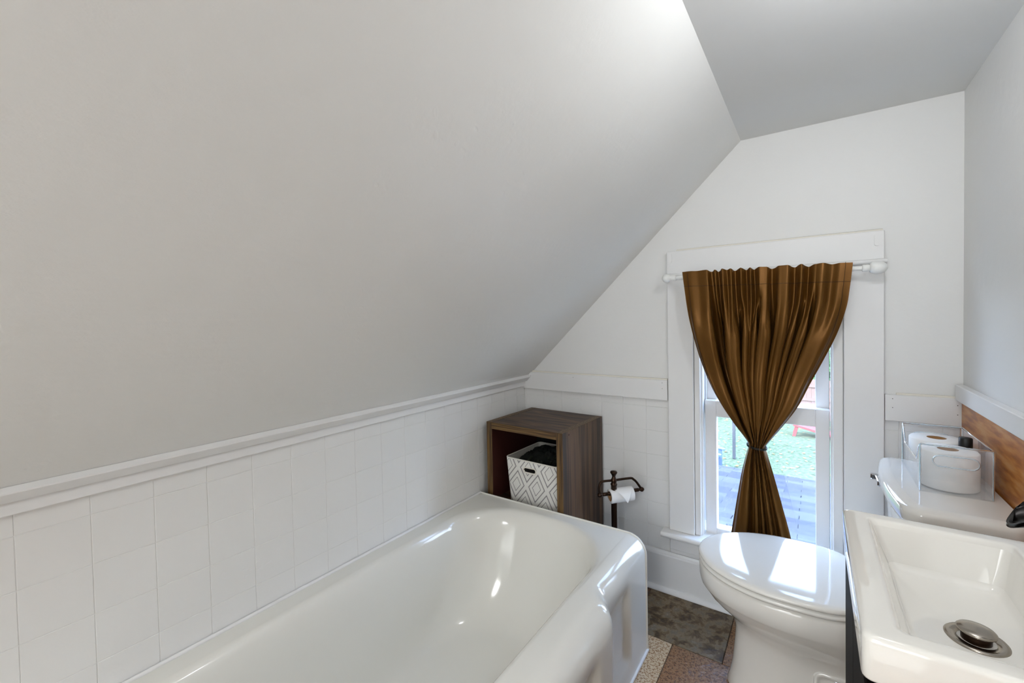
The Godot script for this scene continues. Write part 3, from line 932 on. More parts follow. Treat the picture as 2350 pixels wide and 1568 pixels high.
# ---------------------------------------------------------------- paper stand
func paper_stand() -> void:
	var P := Vector3(0.561, 0.0, 0.157)
	var L := Vector3(0.515, 0.447, 0.203)
	var R := Vector3(0.652, 0.453, 0.062)
	var o := thing("paper_stand", "dark bronze toilet paper stand between bathtub and window wall", "paper stand", P)
	var ax := (R - L).normalized()
	var b := begin()
	lathe(b, Vector3.ZERO, Vector3.UP, [Vector2(0, 0.0), Vector2(0.085, 0.0), Vector2(0.087, 0.006), Vector2(0.08, 0.014), Vector2(0.03, 0.022), Vector2(0.016, 0.034), Vector2(0.0125, 0.05)], 32)
	part(b, "base", M.bronze, o)
	var p := begin()
	lathe(p, Vector3.ZERO, Vector3.UP, [Vector2(0.0128, 0.04), Vector2(0.0128, 0.484), Vector2(0.0145, 0.486), Vector2(0.0145, 0.491), Vector2(0.011, 0.494), Vector2(0.0125, 0.502), Vector2(0.0125, 0.51), Vector2(0.009, 0.516), Vector2(0.007, 0.524)], 24)
	part(p, "post", M.bronze, o)
	var f := begin()
	lathe(f, Vector3.ZERO, Vector3.UP, [Vector2(0.007, 0.523), Vector2(0.010, 0.531), Vector2(0.0145, 0.538), Vector2(0.0155, 0.542), Vector2(0.013, 0.546), Vector2(0, 0.548)], 24)
	part(f, "finial", M.bronze, o)
	# bow from the post to both ends
	var top := 0.506
	var cl := L - P
	var cr := R - P
	var pts := []
	var ctl := [cl, Vector3(cl.x, 0, cl.z) * 1.06 + Vector3(0, 0.475, 0), Vector3(cl.x, 0, cl.z) * 0.98 + Vector3(0, top - 0.012, 0), Vector3(cl.x, 0, cl.z) * 0.8 + Vector3(0, top - 0.001, 0), Vector3(0, top, 0), Vector3(cr.x, 0, cr.z) * 0.58 + Vector3(0, top + 0.002, 0), Vector3(cr.x, 0, cr.z) * 0.70 + Vector3(0, top - 0.004, 0), Vector3(cr.x, 0, cr.z) * 0.82 + Vector3(0, 0.487, 0), cr]
	for k in ctl.size() - 1:
		var p0: Vector3 = ctl[maxi(k - 1, 0)]
		var p3: Vector3 = ctl[mini(k + 2, ctl.size() - 1)]
		for i in 5:
			pts.append(ctl[k].cubic_interpolate(ctl[k + 1], p0, p3, i / 5.0))
	pts.append(ctl[ctl.size() - 1])
	var bow := begin()
	tube(bow, pts, 0.0052, 10)
	part(bow, "bow", M.bronze, o)
	for e in [[cl, 1.0], [cr, -1.0]]:
		var g := begin()
		var d: Vector3 = ax * e[1]
		lathe(g, e[0], d, [Vector2(0, -0.011), Vector2(0.006, -0.0095), Vector2(0.0105, -0.003), Vector2(0.0105, 0.003), Vector2(0.006, 0.009), Vector2(0.005, 0.013), Vector2(0.0078, 0.016), Vector2(0.0078, 0.034), Vector2(0.0058, 0.037), Vector2(0.0085, 0.041), Vector2(0.0085, 0.048), Vector2(0.0065, 0.05)], 20)
		part(g, "bar_end", M.bronze, o)
	var bar := begin()
	tube(bar, [cl + ax * 0.03, cr - ax * 0.03], 0.006, 12)
	part(bar, "bar", M.bronze, o)
	# the nearly finished roll with its folded corner
	var mid := L.lerp(R, 0.5) + Vector3(0, -0.012, 0)
	var t := thing("toilet_paper_roll", "nearly finished toilet paper roll with pointed fold on bronze stand", "paper roll", mid)
	var hw := 0.053
	var rl := begin()
	lathe(rl, Vector3.ZERO, ax, [Vector2(0.0215, -hw), Vector2(0.030, -hw), Vector2(0.0305, -hw + 0.002), Vector2(0.0305, hw - 0.002), Vector2(0.030, hw), Vector2(0.0215, hw)], 40)
	part(rl, "paper", M.paper, t)
	var co := begin()
	lathe(co, Vector3.ZERO, ax, [Vector2(0.0215, -hw + 0.001), Vector2(0.020, -hw + 0.001), Vector2(0.020, hw - 0.001), Vector2(0.0215, hw - 0.001)], 32)
	part(co, "core", M.cardboard, t, "brown cardboard core")
	# pointed fold: a triangle lying on the roll's front
	var fd := begin()
	var fr := Vector3(ax.z, 0, -ax.x)
	if fr.z < 0.0:
		fr = -fr
	var rows := []
	for k in 11:
		var u := k / 10.0
		var ang := lerpf(deg_to_rad(100), deg_to_rad(-26), u)
		var half := hw * (1.0 - u) * 0.98 + 0.0015
		var row := PackedVector3Array()
		for i in 9:
			var s := lerpf(-half, half, i / 8.0) + 0.012 * u
			row.append(ax * s + (fr * cos(ang) + Vector3.UP * sin(ang)) * (0.0322 + 0.004 * u + 0.010 * u * u))
		rows.append(row)
	loft(fd, rows, false)
	part(fd, "folded_tip", M.paper, t)

# ---------------------------------------------------------------- curtain
func curve(list: Array, t: float) -> float:
	# piecewise smooth interpolation of [key, value]
	if t <= list[0][0]:
		return list[0][1]
	for i in list.size() - 1:
		if t <= list[i + 1][0]:
			var a: Array = list[i]
			var b: Array = list[i + 1]
			var p: Array = list[maxi(i - 1, 0)]
			var n: Array = list[mini(i + 2, list.size() - 1)]
			var h: float = b[0] - a[0]
			var m0: float = (b[1] - p[1]) / maxf(b[0] - p[0], 1e-6) * h
			var m1: float = (n[1] - a[1]) / maxf(n[0] - a[0], 1e-6) * h
			var s: float = (t - a[0]) / h
			return (2 * s * s * s - 3 * s * s + 1) * a[1] + (s * s * s - 2 * s * s + s) * m0 + (-2 * s * s * s + 3 * s * s) * b[1] + (s * s * s - s * s) * m1
	return list[list.size() - 1][1]

func cosine(list: Array, t: float) -> float:
	if t <= list[0][0]:
		return list[0][1]
	for i in list.size() - 1:
		if t <= list[i + 1][0]:
			var s: float = (t - list[i][0]) / (list[i + 1][0] - list[i][0])
			return lerpf(list[i][1], list[i + 1][1], 0.5 - 0.5 * cos(PI * s))
	return list[list.size() - 1][1]

const ROD_Z := 0.072
# edges of the hanging cloth by height
var left_edge := [[0.300, 1.000], [0.366, 1.013], [0.49, 1.032], [0.614, 1.052], [0.68, 1.066], [0.715, 1.074], [0.733, 1.070], [0.806, 1.019], [0.913, 0.957], [1.033, 0.909], [1.184, 0.877], [1.337, 0.855], [1.395, 0.847]]
var right_edge := [[0.300, 1.228], [0.392, 1.212], [0.507, 1.185], [0.617, 1.158], [0.69, 1.138], [0.716, 1.132], [0.735, 1.142], [0.80, 1.185], [0.88, 1.234], [0.97, 1.273], [1.058, 1.312], [1.15, 1.349], [1.24, 1.374], [1.306, 1.383], [1.38, 1.391]]
# folds as read across the cloth: [place across, out (+) or in (-)]
var folds_mid := [[0.0, 0.1], [0.05, 0.75], [0.15, 0.9], [0.20, -1.2], [0.235, -0.15], [0.262, -1.3], [0.288, 0.8], [0.335, 0.85], [0.36, -0.1], [0.385, -1.3], [0.41, 0.7], [0.435, 0.45], [0.45, -0.2], [0.472, 0.6], [0.50, -1.3], [0.525, 0.85], [0.555, 0.9], [0.59, -1.4], [0.622, 0.6], [0.66, 0.8], [0.69, 0.1], [0.715, 0.6], [0.75, -1.3], [0.77, 0.6], [0.79, 0.7], [0.82, -1.4], [0.85, 0.7], [0.93, 0.8], [1.0, 0.2]]
var folds_top := [[0.0, 0.2], [0.06, 0.45], [0.10, 0.3], [0.165, 0.7], [0.20, -0.7], [0.225, 0.5], [0.245, -0.9], [0.275, 0.9], [0.30, -0.1], [0.325, 0.7], [0.35, -0.9], [0.39, 0.8], [0.42, -0.8], [0.445, 0.6], [0.465, -0.8], [0.50, 0.7], [0.54, 0.5], [0.575, -0.9], [0.62, 0.7], [0.66, 0.8], [0.70, -0.8], [0.735, 0.9], [0.775, -0.9], [0.81, 0.4], [0.85, 0.8], [0.90, -0.2], [0.94, 0.3], [1.0, 0.2]]
var folds_low := [[0.0, -0.3], [0.10, 0.5], [0.24, 0.8], [0.36, -1.0], [0.44, 0.75], [0.49, -0.6], [0.56, 0.55], [0.62, -0.9], [0.69, 0.7], [0.76, -0.7], [0.86, 0.4], [1.0, -0.2]]

func cloth(u: float, y: float) -> Vector3:
	var l := curve(left_edge, y)
	var r := curve(right_edge, y)
	var top := sm(1.12, 1.35, y)
	var low := 1.0 - sm(0.69, 0.75, y)
	var z := lerpf(lerpf(cosine(folds_mid, u), cosine(folds_top, u), top), cosine(folds_low, u), low)
	var amp := curve([[0.30, 0.027], [0.45, 0.026], [0.60, 0.022], [0.70, 0.015], [0.72, 0.013], [0.76, 0.017], [0.85, 0.037], [1.0, 0.045], [1.2, 0.038], [1.32, 0.019], [1.40, 0.010]], y)
	# the gather rounds the bundle at the tie
	var gather := exp(-pow((y - 0.718) / 0.075, 2.0))
	var e := u * 2.0 - 1.0
	var base := ROD_Z + 0.004 + (0.026 + amp) * sm(0.98, 1.37, y)
	var zz := base + amp * z + gather * 0.024 * (sqrt(maxf(0.0, 1.0 - e * e)) - 0.5)
	# soft sagging creases
	zz += 0.0022 * sin(9.0 * u + 23.0 * y) * sm(0.8, 1.0, y) * (1.0 - top)
	var dz := (cosine(folds_low if low > 0.5 else folds_mid, u + 0.004) - cosine(folds_low if low > 0.5 else folds_mid, u - 0.004)) / 0.008
	var x := lerpf(l, r, u) + 0.30 * amp * clampf(z * 1.4, -1.0, 1.0) * clampf(-dz / 45.0, -1.0, 1.0) * (1.0 - gather) * (1.0 - 0.6 * top) * smoothstep(0.0, 0.06, u) * smoothstep(1.0, 0.94, u)
	return Vector3(x, y, zz)

func curtain() -> void:
	var o := thing("curtain", "brown satin curtain gathered and tied in the middle over window", "curtain", Vector3.ZERO)
	var nu := 260
	var nv := 150
	var rings := []
	for k in nv + 1:
		var row := PackedVector3Array()
		var t := float(k) / nv
		for i in nu + 1:
			var u := float(i) / nu
			var ytop := 1.393 + 0.0055 * cosine(folds_top, u) - 0.010 * u + 0.003
			row.append(cloth(u, lerpf(0.305, ytop, t)))
		rings.append(row)
	var st := begin()
	loft(st, rings, false)
	part(st, "panel", M.satin, o)
	# stitches of the rod pocket and of the side hems
	var sp := []
	for i in 201:
		var u := i / 200.0
		sp.append(cloth(u, 1.338 - 0.014 * u) + Vector3(0, 0, 0.0006))
	var s1 := begin()
	tube(s1, sp, 0.0006, 4)
	part(s1, "pocket_stitch", M.thread, o, "dark stitch line below the rod")
	for e in [[0.035, 0], [0.965, 1]]:
		var hp := []
		for i in 60:
			hp.append(cloth(e[0], lerpf(0.98, 1.39, i / 59.0)) + Vector3(0, 0, 0.0006))
		var s2 := begin()
		tube(s2, hp, 0.0006, 4)
		part(s2, "hem_stitch", M.thread, o, "dark stitch line along the hem")
	# tie
	var tie := thing("curtain_tie", "thin dark green cord tied round the waist of brown curtain", "cord", Vector3.ZERO)
	for e in [[0.0, 0.0022], [-0.0045, 0.0019]]:
		var tp := []
		for i in 40:
			var a := TAU * i / 40.0
			var c := Vector3(1.103, 0.7175 + e[0], 0.064)
			tp.append(c + Vector3(cos(a) * 0.0335, -0.004 * cos(a) - 0.004 * sin(a), sin(a) * 0.026 + 0.002))
		var ts := begin()
		tube(ts, tp, e[1], 8, false, true)
		part(ts, "loop", M.tie_cord, tie)

func curtain_rod() -> void:
	var o := thing("curtain_rod", "white curtain rod with round finials above the window", "curtain rod", Vector3.ZERO)
	var A := Vector3(0.774, 1.379, ROD_Z + 0.002)
	var B := Vector3(1.458, 1.368, ROD_Z + 0.002)
	var d := (B - A).normalized()
	var st := begin()
	tube(st, [A + d * 0.03, B - d * 0.03], 0.0075, 16)
	part(st, "inner_tube", M.rod_paint, o)
	var s2 := begin()
	tube(s2, [A + d * 0.052, B - d * 0.062], 0.009, 16)
	part(s2, "outer_tube", M.rod_paint, o)
	for e in [[A, -d, 1.0, 0.0185], [B, d, 1.25, 0.0215]]:
		var f := begin()
		var prof := [Vector2(0.008, -0.040), Vector2(0.0115, -0.039), Vector2(0.0125, -0.035), Vector2(0.0115, -0.031), Vector2(0.0125, -0.027), Vector2(0.0115, -0.0225), Vector2(0.0095, -0.019)]
		for i in 11:
			var a := lerpf(-0.85, 1.5708, i / 10.0)
			prof.append(Vector2(e[3] * cos(a), e[3] * e[2] * sin(a)))
		lathe(f, e[0], e[1], prof, 28)
		part(f, "finial", M.rod_paint, o)
	for x in [0.852, 1.386]:
		var y := lerpf(A.y, B.y, (x - A.x) / (B.x - A.x))
		var b := begin(true)
		bx(b, Vector3(x, y - 0.004, 0.024), Vector3(0.014, 0.05, 0.004), 0.001)
		bx(b, Vector3(x, y - 0.016, 0.05), Vector3(0.010, 0.007, 0.052), 0.001)
		bx(b, Vector3(x, y - 0.012, ROD_Z + 0.002), Vector3(0.010, 0.008, 0.018), 0.001)
		part(b, "bracket", M.rod_paint, o)

# ---------------------------------------------------------------- toilet
# outline seen from above: front tip at xf (towards -x), back at xb
func bowl_ring(y: float, xf: float, xb: float, hw: float, wide_at: float, square: float, n := 72) -> PackedVector3Array:
	var p := PackedVector3Array()
	var xm := lerpf(xf, xb, wide_at)
	for i in n:
		var t := TAU * i / n
		var c := cos(t)
		var s := sin(t)
		var x: float
		var z: float
		if c < 0.0:
			x = xm + (xm - xf) * c
			z = hw * s
		else:
			var e := 2.0 / square
			x = xm + (xb - xm) * pow(absf(c), e)
			z = hw * signf(s) * pow(absf(s), e)
		p.append(Vector3(x, y, z))
	return p

func toilet() -> void:
	var o := thing("toilet", "white two-piece toilet with closed lid in front of window", "toilet", Vector3(1.45, 0, 0.352))
	# bowl and foot; x is taken from the hinge line, -x is forward
	var seat := Node3D.new()
	var st := begin()
	var rings := []
	for e in [[0.0, -0.405, 0.13, 0.120, 0.35, 3.5], [0.012, -0.41, 0.135, 0.122, 0.35, 3.5], [0.03, -0.402, 0.13, 0.112, 0.35, 3.5], [0.08, -0.393, 0.13, 0.104, 0.38, 3.2], [0.15, -0.386, 0.12, 0.103, 0.40, 3.0], [0.20, -0.383, 0.11, 0.108, 0.42, 2.8], [0.235, -0.392, 0.10, 0.119, 0.44, 2.6], [0.262, -0.42, 0.06, 0.136, 0.47, 2.6], [0.285, -0.448, 0.03, 0.154, 0.50, 2.6], [0.305, -0.468, 0.01, 0.167, 0.52, 2.6], [0.322, -0.480, 0.0, 0.176, 0.54, 2.8], [0.330, -0.486, -0.01, 0.181, 0.55, 2.8], [0.337, -0.490, -0.015, 0.185, 0.55, 2.8], [0.36, -0.494, -0.02, 0.188, 0.55, 3.0], [0.388, -0.494, -0.02, 0.188, 0.55, 3.0], [0.396, -0.491, -0.022, 0.185, 0.55, 3.0], [0.399, -0.482, -0.03, 0.176, 0.55, 3.0]]:
		rings.append(bowl_ring(e[0], e[1], e[2], e[3], e[4], e[5]))
	loft(st, rings, true, true, true)
	var bowl := part(st, "bowl", M.china, o)
	bowl.rotation_degrees.y = 2.5
	# deck the tank stands on
	var dk := begin()
	var deck := []
	for e in [[0.18, 0.10, 0.07], [0.26, 0.06, 0.10], [0.33, 0.0, 0.14], [0.37, -0.03, 0.165], [0.40, -0.035, 0.17], [0.408, -0.03, 0.166]]:
		deck.append(rr(e[1], 0.205, -e[2], e[2], 0.03, 0.03, e[0], 8, 8, 5))
	loft(dk, deck, true, true, true)
	part(dk, "tank_deck", M.china, o)
	# moulded trapway panel low on the side
	var tw := begin()
	for s in [1.0]:
		var pr := []
		for e in [[0.100, 0.0], [0.118, 0.004], [0.119, 0.012], [0.113, 0.016], [0.1125, 0.022]]:
			var ring := PackedVector3Array()
			var q := rr(-0.174 + e[1], 0.09 - e[1], 0.03 + e[1], 0.205 - e[1], 0.02, 0.02, 0.0, 6, 6, 5)
			for v in q:
				ring.append(Vector3(v.x, v.z, s * e[0]))
			pr.append(ring)
		loft(tw, pr, true, false, true)
	part(tw, "trapway_panel", M.china, o)
	for sd in [1.0, -1.0]:
		var bu := begin()
		var path := []
		var rad := []
		for i in 15:
			var t := i / 14.0
			path.append(Vector3(lerpf(-0.27, 0.09, t), 0.232 + 0.028 * sin(t * PI * 0.95), sd * lerpf(0.075, 0.088, t)))
			rad.append(0.014 + 0.026 * sin(minf(t * 1.3, 1.0) * PI * 0.5))
		tube(bu, path, rad, 16)
		part(bu, "trapway", M.china, o)
	# seat ring and lid
	var se := begin()
	var sr := []
	for e in [[0.401, -0.484, 0.183], [0.403, -0.491, 0.190], [0.409, -0.494, 0.193], [0.415, -0.491, 0.190], [0.417, -0.485, 0.184]]:
		sr.append(bowl_ring(e[0], e[1], -0.045, e[2], 0.56, 3.4))
	loft(se, sr, true, true, true)
	var s_ := part(se, "seat", M.seat_plastic, o)
	s_.rotation_degrees.y = 2.5
	var li := begin()
	var lr := []
	for e in [[0.4195, -0.486, 0.186, 0.0], [0.421, -0.492, 0.192, 0.0], [0.426, -0.495, 0.195, 0.0], [0.431, -0.493, 0.193, 0.0], [0.4345, -0.487, 0.187, 0.0], [0.4362, -0.475, 0.175, 0.005], [0.4375, -0.43, 0.145, 0.02], [0.438, -0.35, 0.09, 0.06], [0.4382, -0.28, 0.02, 0.10]]:
		lr.append(bowl_ring(e[0], e[1], -0.045 - e[3], e[2], 0.56, 3.4))
	loft(li, lr, true, true, true)
	var l_ := part(li, "lid", M.seat_plastic, o)
	l_.rotation_degrees.y = 2.5
	for z in [-0.075, 0.075]:
		var hg := begin()
		lathe(hg, Vector3(-0.04, 0.418, z - 0.022), Vector3(0, 0, 1), [Vector2(0, 0), Vector2(0.012, 0.001), Vector2(0.0135, 0.005), Vector2(0.0135, 0.039), Vector2(0.012, 0.043), Vector2(0, 0.044)], 18)
		part(hg, "hinge", M.seat_plastic, o)
	# tank and its bowed lid
	var tank_ring := func(y: float, xf: float, hz: float, bow: float, r: float) -> PackedVector3Array:
		var q := rr(xf, 0.214, -hz, hz, r, r, y, 10, 30, 6)
		for i in q.size():
			var v := q[i]
			if v.x < 0.1:
				v.x -= bow * (1.0 - pow(v.z / hz, 2.0)) * clampf((0.1 - v.x) / (0.1 - xf), 0.0, 1.0)
				q[i] = v
		return q
	var tk := begin()
	var tr := []
	for e in [[0.405, 0.045, 0.19, 0.012], [0.412, 0.038, 0.197, 0.014], [0.45, 0.034, 0.205, 0.016], [0.60, 0.030, 0.216, 0.018], [0.712, 0.027, 0.222, 0.02]]:
		tr.append(tank_ring.call(e[0], e[1], e[2], e[3], 0.028))
	loft(tk, tr, true, true, true)
	part(tk, "tank", M.china, o)
	var tl := begin()
	var tlr := []
	for e in [[0.712, 0.022, 0.229], [0.7135, 0.014, 0.236], [0.722, 0.011, 0.239], [0.742, 0.011, 0.239], [0.750, 0.015, 0.235], [0.7545, 0.024, 0.227], [0.756, 0.04, 0.21]]:
		tlr.append(tank_ring.call(e[0], e[1], e[2], 0.022, 0.03))
	loft(tl, tlr, true, true, true)
	part(tl, "tank_lid", M.china, o)
	# chrome flush lever at the window end of the tank front
	var lv := begin(true)
	bx(lv, Vector3(0.015, 0.678, -0.165), Vector3(0.012, 0.026, 0.026), 0.002)
	bx(lv, Vector3(0.003, 0.681, -0.188), Vector3(0.012, 0.017, 0.055), 0.003)
	bx(lv, Vector3(-0.006, 0.688, -0.214), Vector3(0.020, 0.017, 0.018), 0.003)
	part(lv, "flush_lever", M.chrome, o, "chrome flush lever")

# ---------------------------------------------------------------- acrylic bin on the tank
func acrylic_bin() -> void:
	var Y := 0.7565
	var X0 := 1.507
	var X1 := 1.640
	var Z0 := 0.175
	var Z1 := 0.440
	var H := 0.122
	var o := thing("acrylic_bin", "clear acrylic bin with scooped side on toilet tank", "bin", Vector3(X0, Y, Z0))
	var w := X1 - X0
	var l := Z1 - Z0
	var T := 0.0028
	box_part(Vector3(0, 0, 0), Vector3(w, T, l), "bottom", M.acrylic, o, 0.0)
	for z in [0.0, l - T]:
		var e := box_part(Vector3(0, T, z), Vector3(w, H, z + T), "end_wall", M.acrylic, o, 0.0)
		var gr := begin()
		var pts := []
		for v in arc(0.028, 0, 0.014, -90, 90, 8):
			pts.append(Vector3(v.x, v.y, 0))
		for v in arc(-0.028, 0, 0.014, 90, 270, 8):
			pts.append(Vector3(v.x, v.y, 0))
		tube(gr, pts, 0.0017, 6, false, true)
		var g := part(gr, "grip_rim", M.acrylic_edge, e, "rim of the moulded grip")
		g.position = Vector3(0, 0.022, 0.002)
	# back side full height, front side with a scoop
	box_part(Vector3(w - T, T, T), Vector3(w, H, l - T), "side_wall", M.acrylic, o, 0.0)
	var out := PackedVector2Array()
	out.append(Vector2(T, T))
	out.append(Vector2(l - T, T))
	out.append(Vector2(l - T, H))
	var scoop := [[l - 0.004, H], [l - 0.018, H - 0.012], [l - 0.034, H - 0.034], [l - 0.055, H - 0.046], [l - 0.085, H - 0.05], [0.085, H - 0.05], [0.055, H - 0.043], [0.03, H - 0.024], [0.016, H - 0.008], [0.004, H]]
	for k in 46:
		var t := k / 45.0
		var z := lerpf(l - 0.006, 0.006, t)
		var dip := sm(0.0, 0.055, z) * sm(0.0, 0.055, l - z)
		out.append(Vector2(z, H - 0.052 * dip))
	out.append(Vector2(T, H))
	var st := begin(true)
	slab(st, out, Vector3.ZERO, Vector3(0, 0, 1), Vector3(0, 1, 0), Vector3(T, 0, 0))
	part(st, "side_wall", M.acrylic, o)
	var rp := []
	for k in 46:
		var t := k / 45.0
		var z := lerpf(l - 0.002, 0.002, t)
		rp.append(Vector3(T * 0.5, H - 0.052 * sm(0.0, 0.055, z) * sm(0.0, 0.055, l - z), z))
	rp.append(Vector3(w * 0.5, H, 0.0015))
	rp.append(Vector3(w - 0.001, H, 0.002))
	rp.append(Vector3(w - 0.001, H, l - 0.002))
	rp.append(Vector3(w * 0.5, H, l - 0.0015))
	var rt := begin()
	tube(rt, rp, 0.0022, 8, false, true)
	part(rt, "rim", M.acrylic_edge, o, "bevelled clear rim")
	for c in [[0.001, 0.001], [w - 0.001, 0.001], [0.001, l - 0.001], [w - 0.001, l - 0.001]]:
		var ed := begin()
		tube(ed, [Vector3(c[0], 0.002, c[1]), Vector3(c[0], H, c[1])], 0.002, 8)
		part(ed, "corner_edge", M.acrylic_edge, o)
	# two fresh rolls standing in it, and a dark bottle behind
	var spots := [Vector3(X0 + 0.0655, Y + T + 0.0005, Z0 + 0.067), Vector3(X0 + 0.0655, Y + T + 0.0005, Z0 + 0.193)]
	for k in 2:
		var r := thing("spare_paper_roll", ["full white paper roll in clear bin, at the end towards the window", "full white paper roll in clear bin, at the end towards the sink"][k], "paper roll", spots[k], "spare toilet rolls in the clear bin")
		var a := begin()
		lathe(a, Vector3.ZERO, Vector3.UP, [Vector2(0.021, 0), Vector2(0.056, 0), Vector2(0.059, 0.003), Vector2(0.0592, 0.093), Vector2(0.056, 0.097), Vector2(0.021, 0.097)], 48)
		part(a, "paper", M.paper, r)
		var c := begin()
		lathe(c, Vector3.ZERO, Vector3.UP, [Vector2(0.021, 0.0965), Vector2(0.0195, 0.0965), Vector2(0.0195, 0.0), Vector2(0.021, 0.0)], 28)
		part(c, "core", M.cardboard, r, "brown cardboard core")
	var b := thing("dark_bottle", "small black cylindrical bottle standing between the paper rolls in clear bin", "bottle", Vector3(1.6185, Y + 0.0034, 0.3055))
	var bs := begin()
	lathe(bs, Vector3.ZERO, Vector3.UP, [Vector2(0, 0), Vector2(0.0125, 0.0), Vector2(0.0138, 0.002), Vector2(0.0138, 0.085), Vector2(0.013, 0.0865)], 28)
	part(bs, "bottle_body", M.black_bronze, b)
	var bc := begin()
	lathe(bc, Vector3.ZERO, Vector3.UP, [Vector2(0.0134, 0.087), Vector2(0.0138, 0.0885), Vector2(0.0138, 0.116), Vector2(0.0125, 0.1185), Vector2(0, 0.1185)], 28)
	part(bc, "cap", M.black, b)

# ---------------------------------------------------------------- vanity
func vanity() -> void:
	var X0 := 1.3265
	var X1 := 1.6685
	var Z0 := 0.902
	var Z1 := 1.302
	var Y := 0.845
	var v := thing("vanity_cabinet", "narrow black vanity cabinet under white sink on right wall", "cabinet", Vector3(X0, 0, Z0))
	var w := X1 - X0
	var l := Z1 - Z0
	for z in [0.012, l - 0.028]:
		box_part(Vector3(0.022, 0.05, z), Vector3(w, 0.79, z + 0.016), "side_panel", M.espresso, v, 0.002)
	box_part(Vector3(0.022, 0.05, 0.028), Vector3(w, 0.066, l - 0.028), "bottom_panel", M.espresso, v, 0.001)
	box_part(Vector3(w - 0.006, 0.066, 0.028), Vector3(w, 0.79, l - 0.028), "back_panel", M.espresso, v, 0.001)
	box_part(Vector3(0.05, 0.0, 0.02), Vector3(w, 0.05, l - 0.02), "toe_kick", M.black, v, 0.002)
	for z in [[0.014, l * 0.5 - 0.001], [l * 0.5 + 0.001, l - 0.014]]:
		var d := box_part(Vector3(0.004, 0.07, z[0]), Vector3(0.0215, 0.775, z[1]), "door", M.espresso, v, 0.002)
		var k := begin()
		var zz: float = (z[1] - 0.025 if z[0] < 0.1 else z[0] + 0.025) - (z[0] + z[1]) * 0.5
		lathe(k, Vector3(-0.009, 0.18, zz), Vector3.LEFT, [Vector2(0.005, 0), Vector2(0.005, 0.012), Vector2(0.012, 0.016), Vector2(0.012, 0.022), Vector2(0, 0.024)], 16)
		part(k, "knob", M.nickel, d)
	# basin: slab with a squared bowl
	var s := thing("sink_basin", "white rectangular ceramic sink with sloped bowl on black vanity", "sink", Vector3(X0, 0.7902, Z0))
	var st := begin()
	var rings := []
	var hgt := Y - 0.7902
	var N := [12, 14, 6]
	for e in [[0.004, 0.0, 0.008], [0.001, 0.0015, 0.010], [0.0, 0.004, 0.011], [0.0, hgt - 0.007, 0.011], [0.0012, hgt - 0.003, 0.011], [0.004, hgt - 0.0008, 0.011], [0.008, hgt, 0.009]]:
		rings.append(rr(e[0], w - e[0], e[0], l - e[0], e[2], e[2], e[1], 12, 14, 6))
	# bowl opening (front wall, back deck for the tap)
	var bx0 := 0.037
	var bx1 := 0.215
	var bz0 := 0.030
	var bz1 := l - 0.030
	for e in [[-0.006, -0.006, -0.006, 0.0, 0.014], [-0.002, -0.002, -0.002, -0.0004, 0.012], [0.001, 0.001, 0.001, -0.003, 0.011], [0.004, 0.004, 0.003, -0.009, 0.011], [0.016, 0.013, 0.010, -0.04, 0.011], [0.024, 0.021, 0.016, -0.062, 0.012], [0.028, 0.027, 0.020, -0.0695, 0.013], [0.034, 0.036, 0.026, -0.0725, 0.014], [0.06, 0.10, 0.05, -0.0745, 0.012], [0.08, 0.150, 0.080, -0.076, 0.008]]:
		rings.append(rr(bx0 + e[0], bx1 - e[2], bz0 + e[1], bz1 - e[1], e[4], e[4], hgt + e[3], 12, 14, 6))
	loft(st, rings.slice(0, 11), true)
	loft(st, rings.slice(10, 13), true, false, false, false, 5)
	loft(st, rings.slice(12), true, false, true, false, 6)
	part(st, "basin", M.china, s)
	# pop-up drain
	var dc := Vector3(1.4635 - X0, hgt - 0.0755, 1.106 - Z0)
	var fl := begin()
	lathe(fl, dc, Vector3.UP, [Vector2(0.032, -0.003), Vector2(0.0325, 0.001), Vector2(0.031, 0.0025), Vector2(0.020, 0.0015), Vector2(0.018, -0.004)], 40)
	part(fl, "drain_flange", M.nickel, s, "brushed nickel drain flange")
	var nk := begin()
	lathe(nk, dc, Vector3.UP, [Vector2(0.0155, -0.002), Vector2(0.0155, 0.010)], 30)
	part(nk, "drain_neck", M.bronze, s)
	var pp := begin()
	lathe(pp, dc, Vector3.UP, [Vector2(0.015, 0.009), Vector2(0.020, 0.0115), Vector2(0.0205, 0.0135), Vector2(0.019, 0.0150), Vector2(0.010, 0.0165), Vector2(0, 0.017)], 40)
	part(pp, "stopper", M.nickel, s, "domed nickel stopper")
	# open-trough tap
	var f := thing("waterfall_faucet", "black bronze open-trough faucet on the back of white sink", "faucet", Vector3(1.618, Y, 1.102))
	var b := begin()
	lathe(b, Vector3.ZERO, Vector3.UP, [Vector2(0, 0), Vector2(0.027, 0.0), Vector2(0.027, 0.006), Vector2(0.021, 0.010), Vector2(0.020, 0.085), Vector2(0.023, 0.09), Vector2(0.023, 0.13), Vector2(0.018, 0.136), Vector2(0, 0.137)], 32)
	part(b, "body", M.black_bronze, f)
	var sp := begin()
	var rows := []
	for k in 13:
		var t := k / 12.0
		var cx := lerpf(0.0, -0.126, t)
		var cy := 0.108 + 0.004 * sin(t * PI) - 0.016 * t * t
		var hw := lerpf(0.017, 0.030, sm(0.1, 1.0, t)) * (1.0 - 0.25 * sm(0.86, 1.0, t))
		var tip := 0.014 * sm(0.8, 1.0, t)
		var row := PackedVector3Array()
		for i in 13:
			var a := lerpf(-1.0, 1.0, i / 12.0)
			row.append(Vector3(cx + tip * a * a, cy + 0.016 * pow(absf(a), 2.4), hw * a))
		for i in 13:
			var a := lerpf(1.0, -1.0, i / 12.0)
			row.append(Vector3(cx + tip * a * a, cy + 0.016 * pow(absf(a), 2.4) - 0.0045, hw * a * 1.03))
		rows.append(row)
	loft(sp, rows, true, true, true)
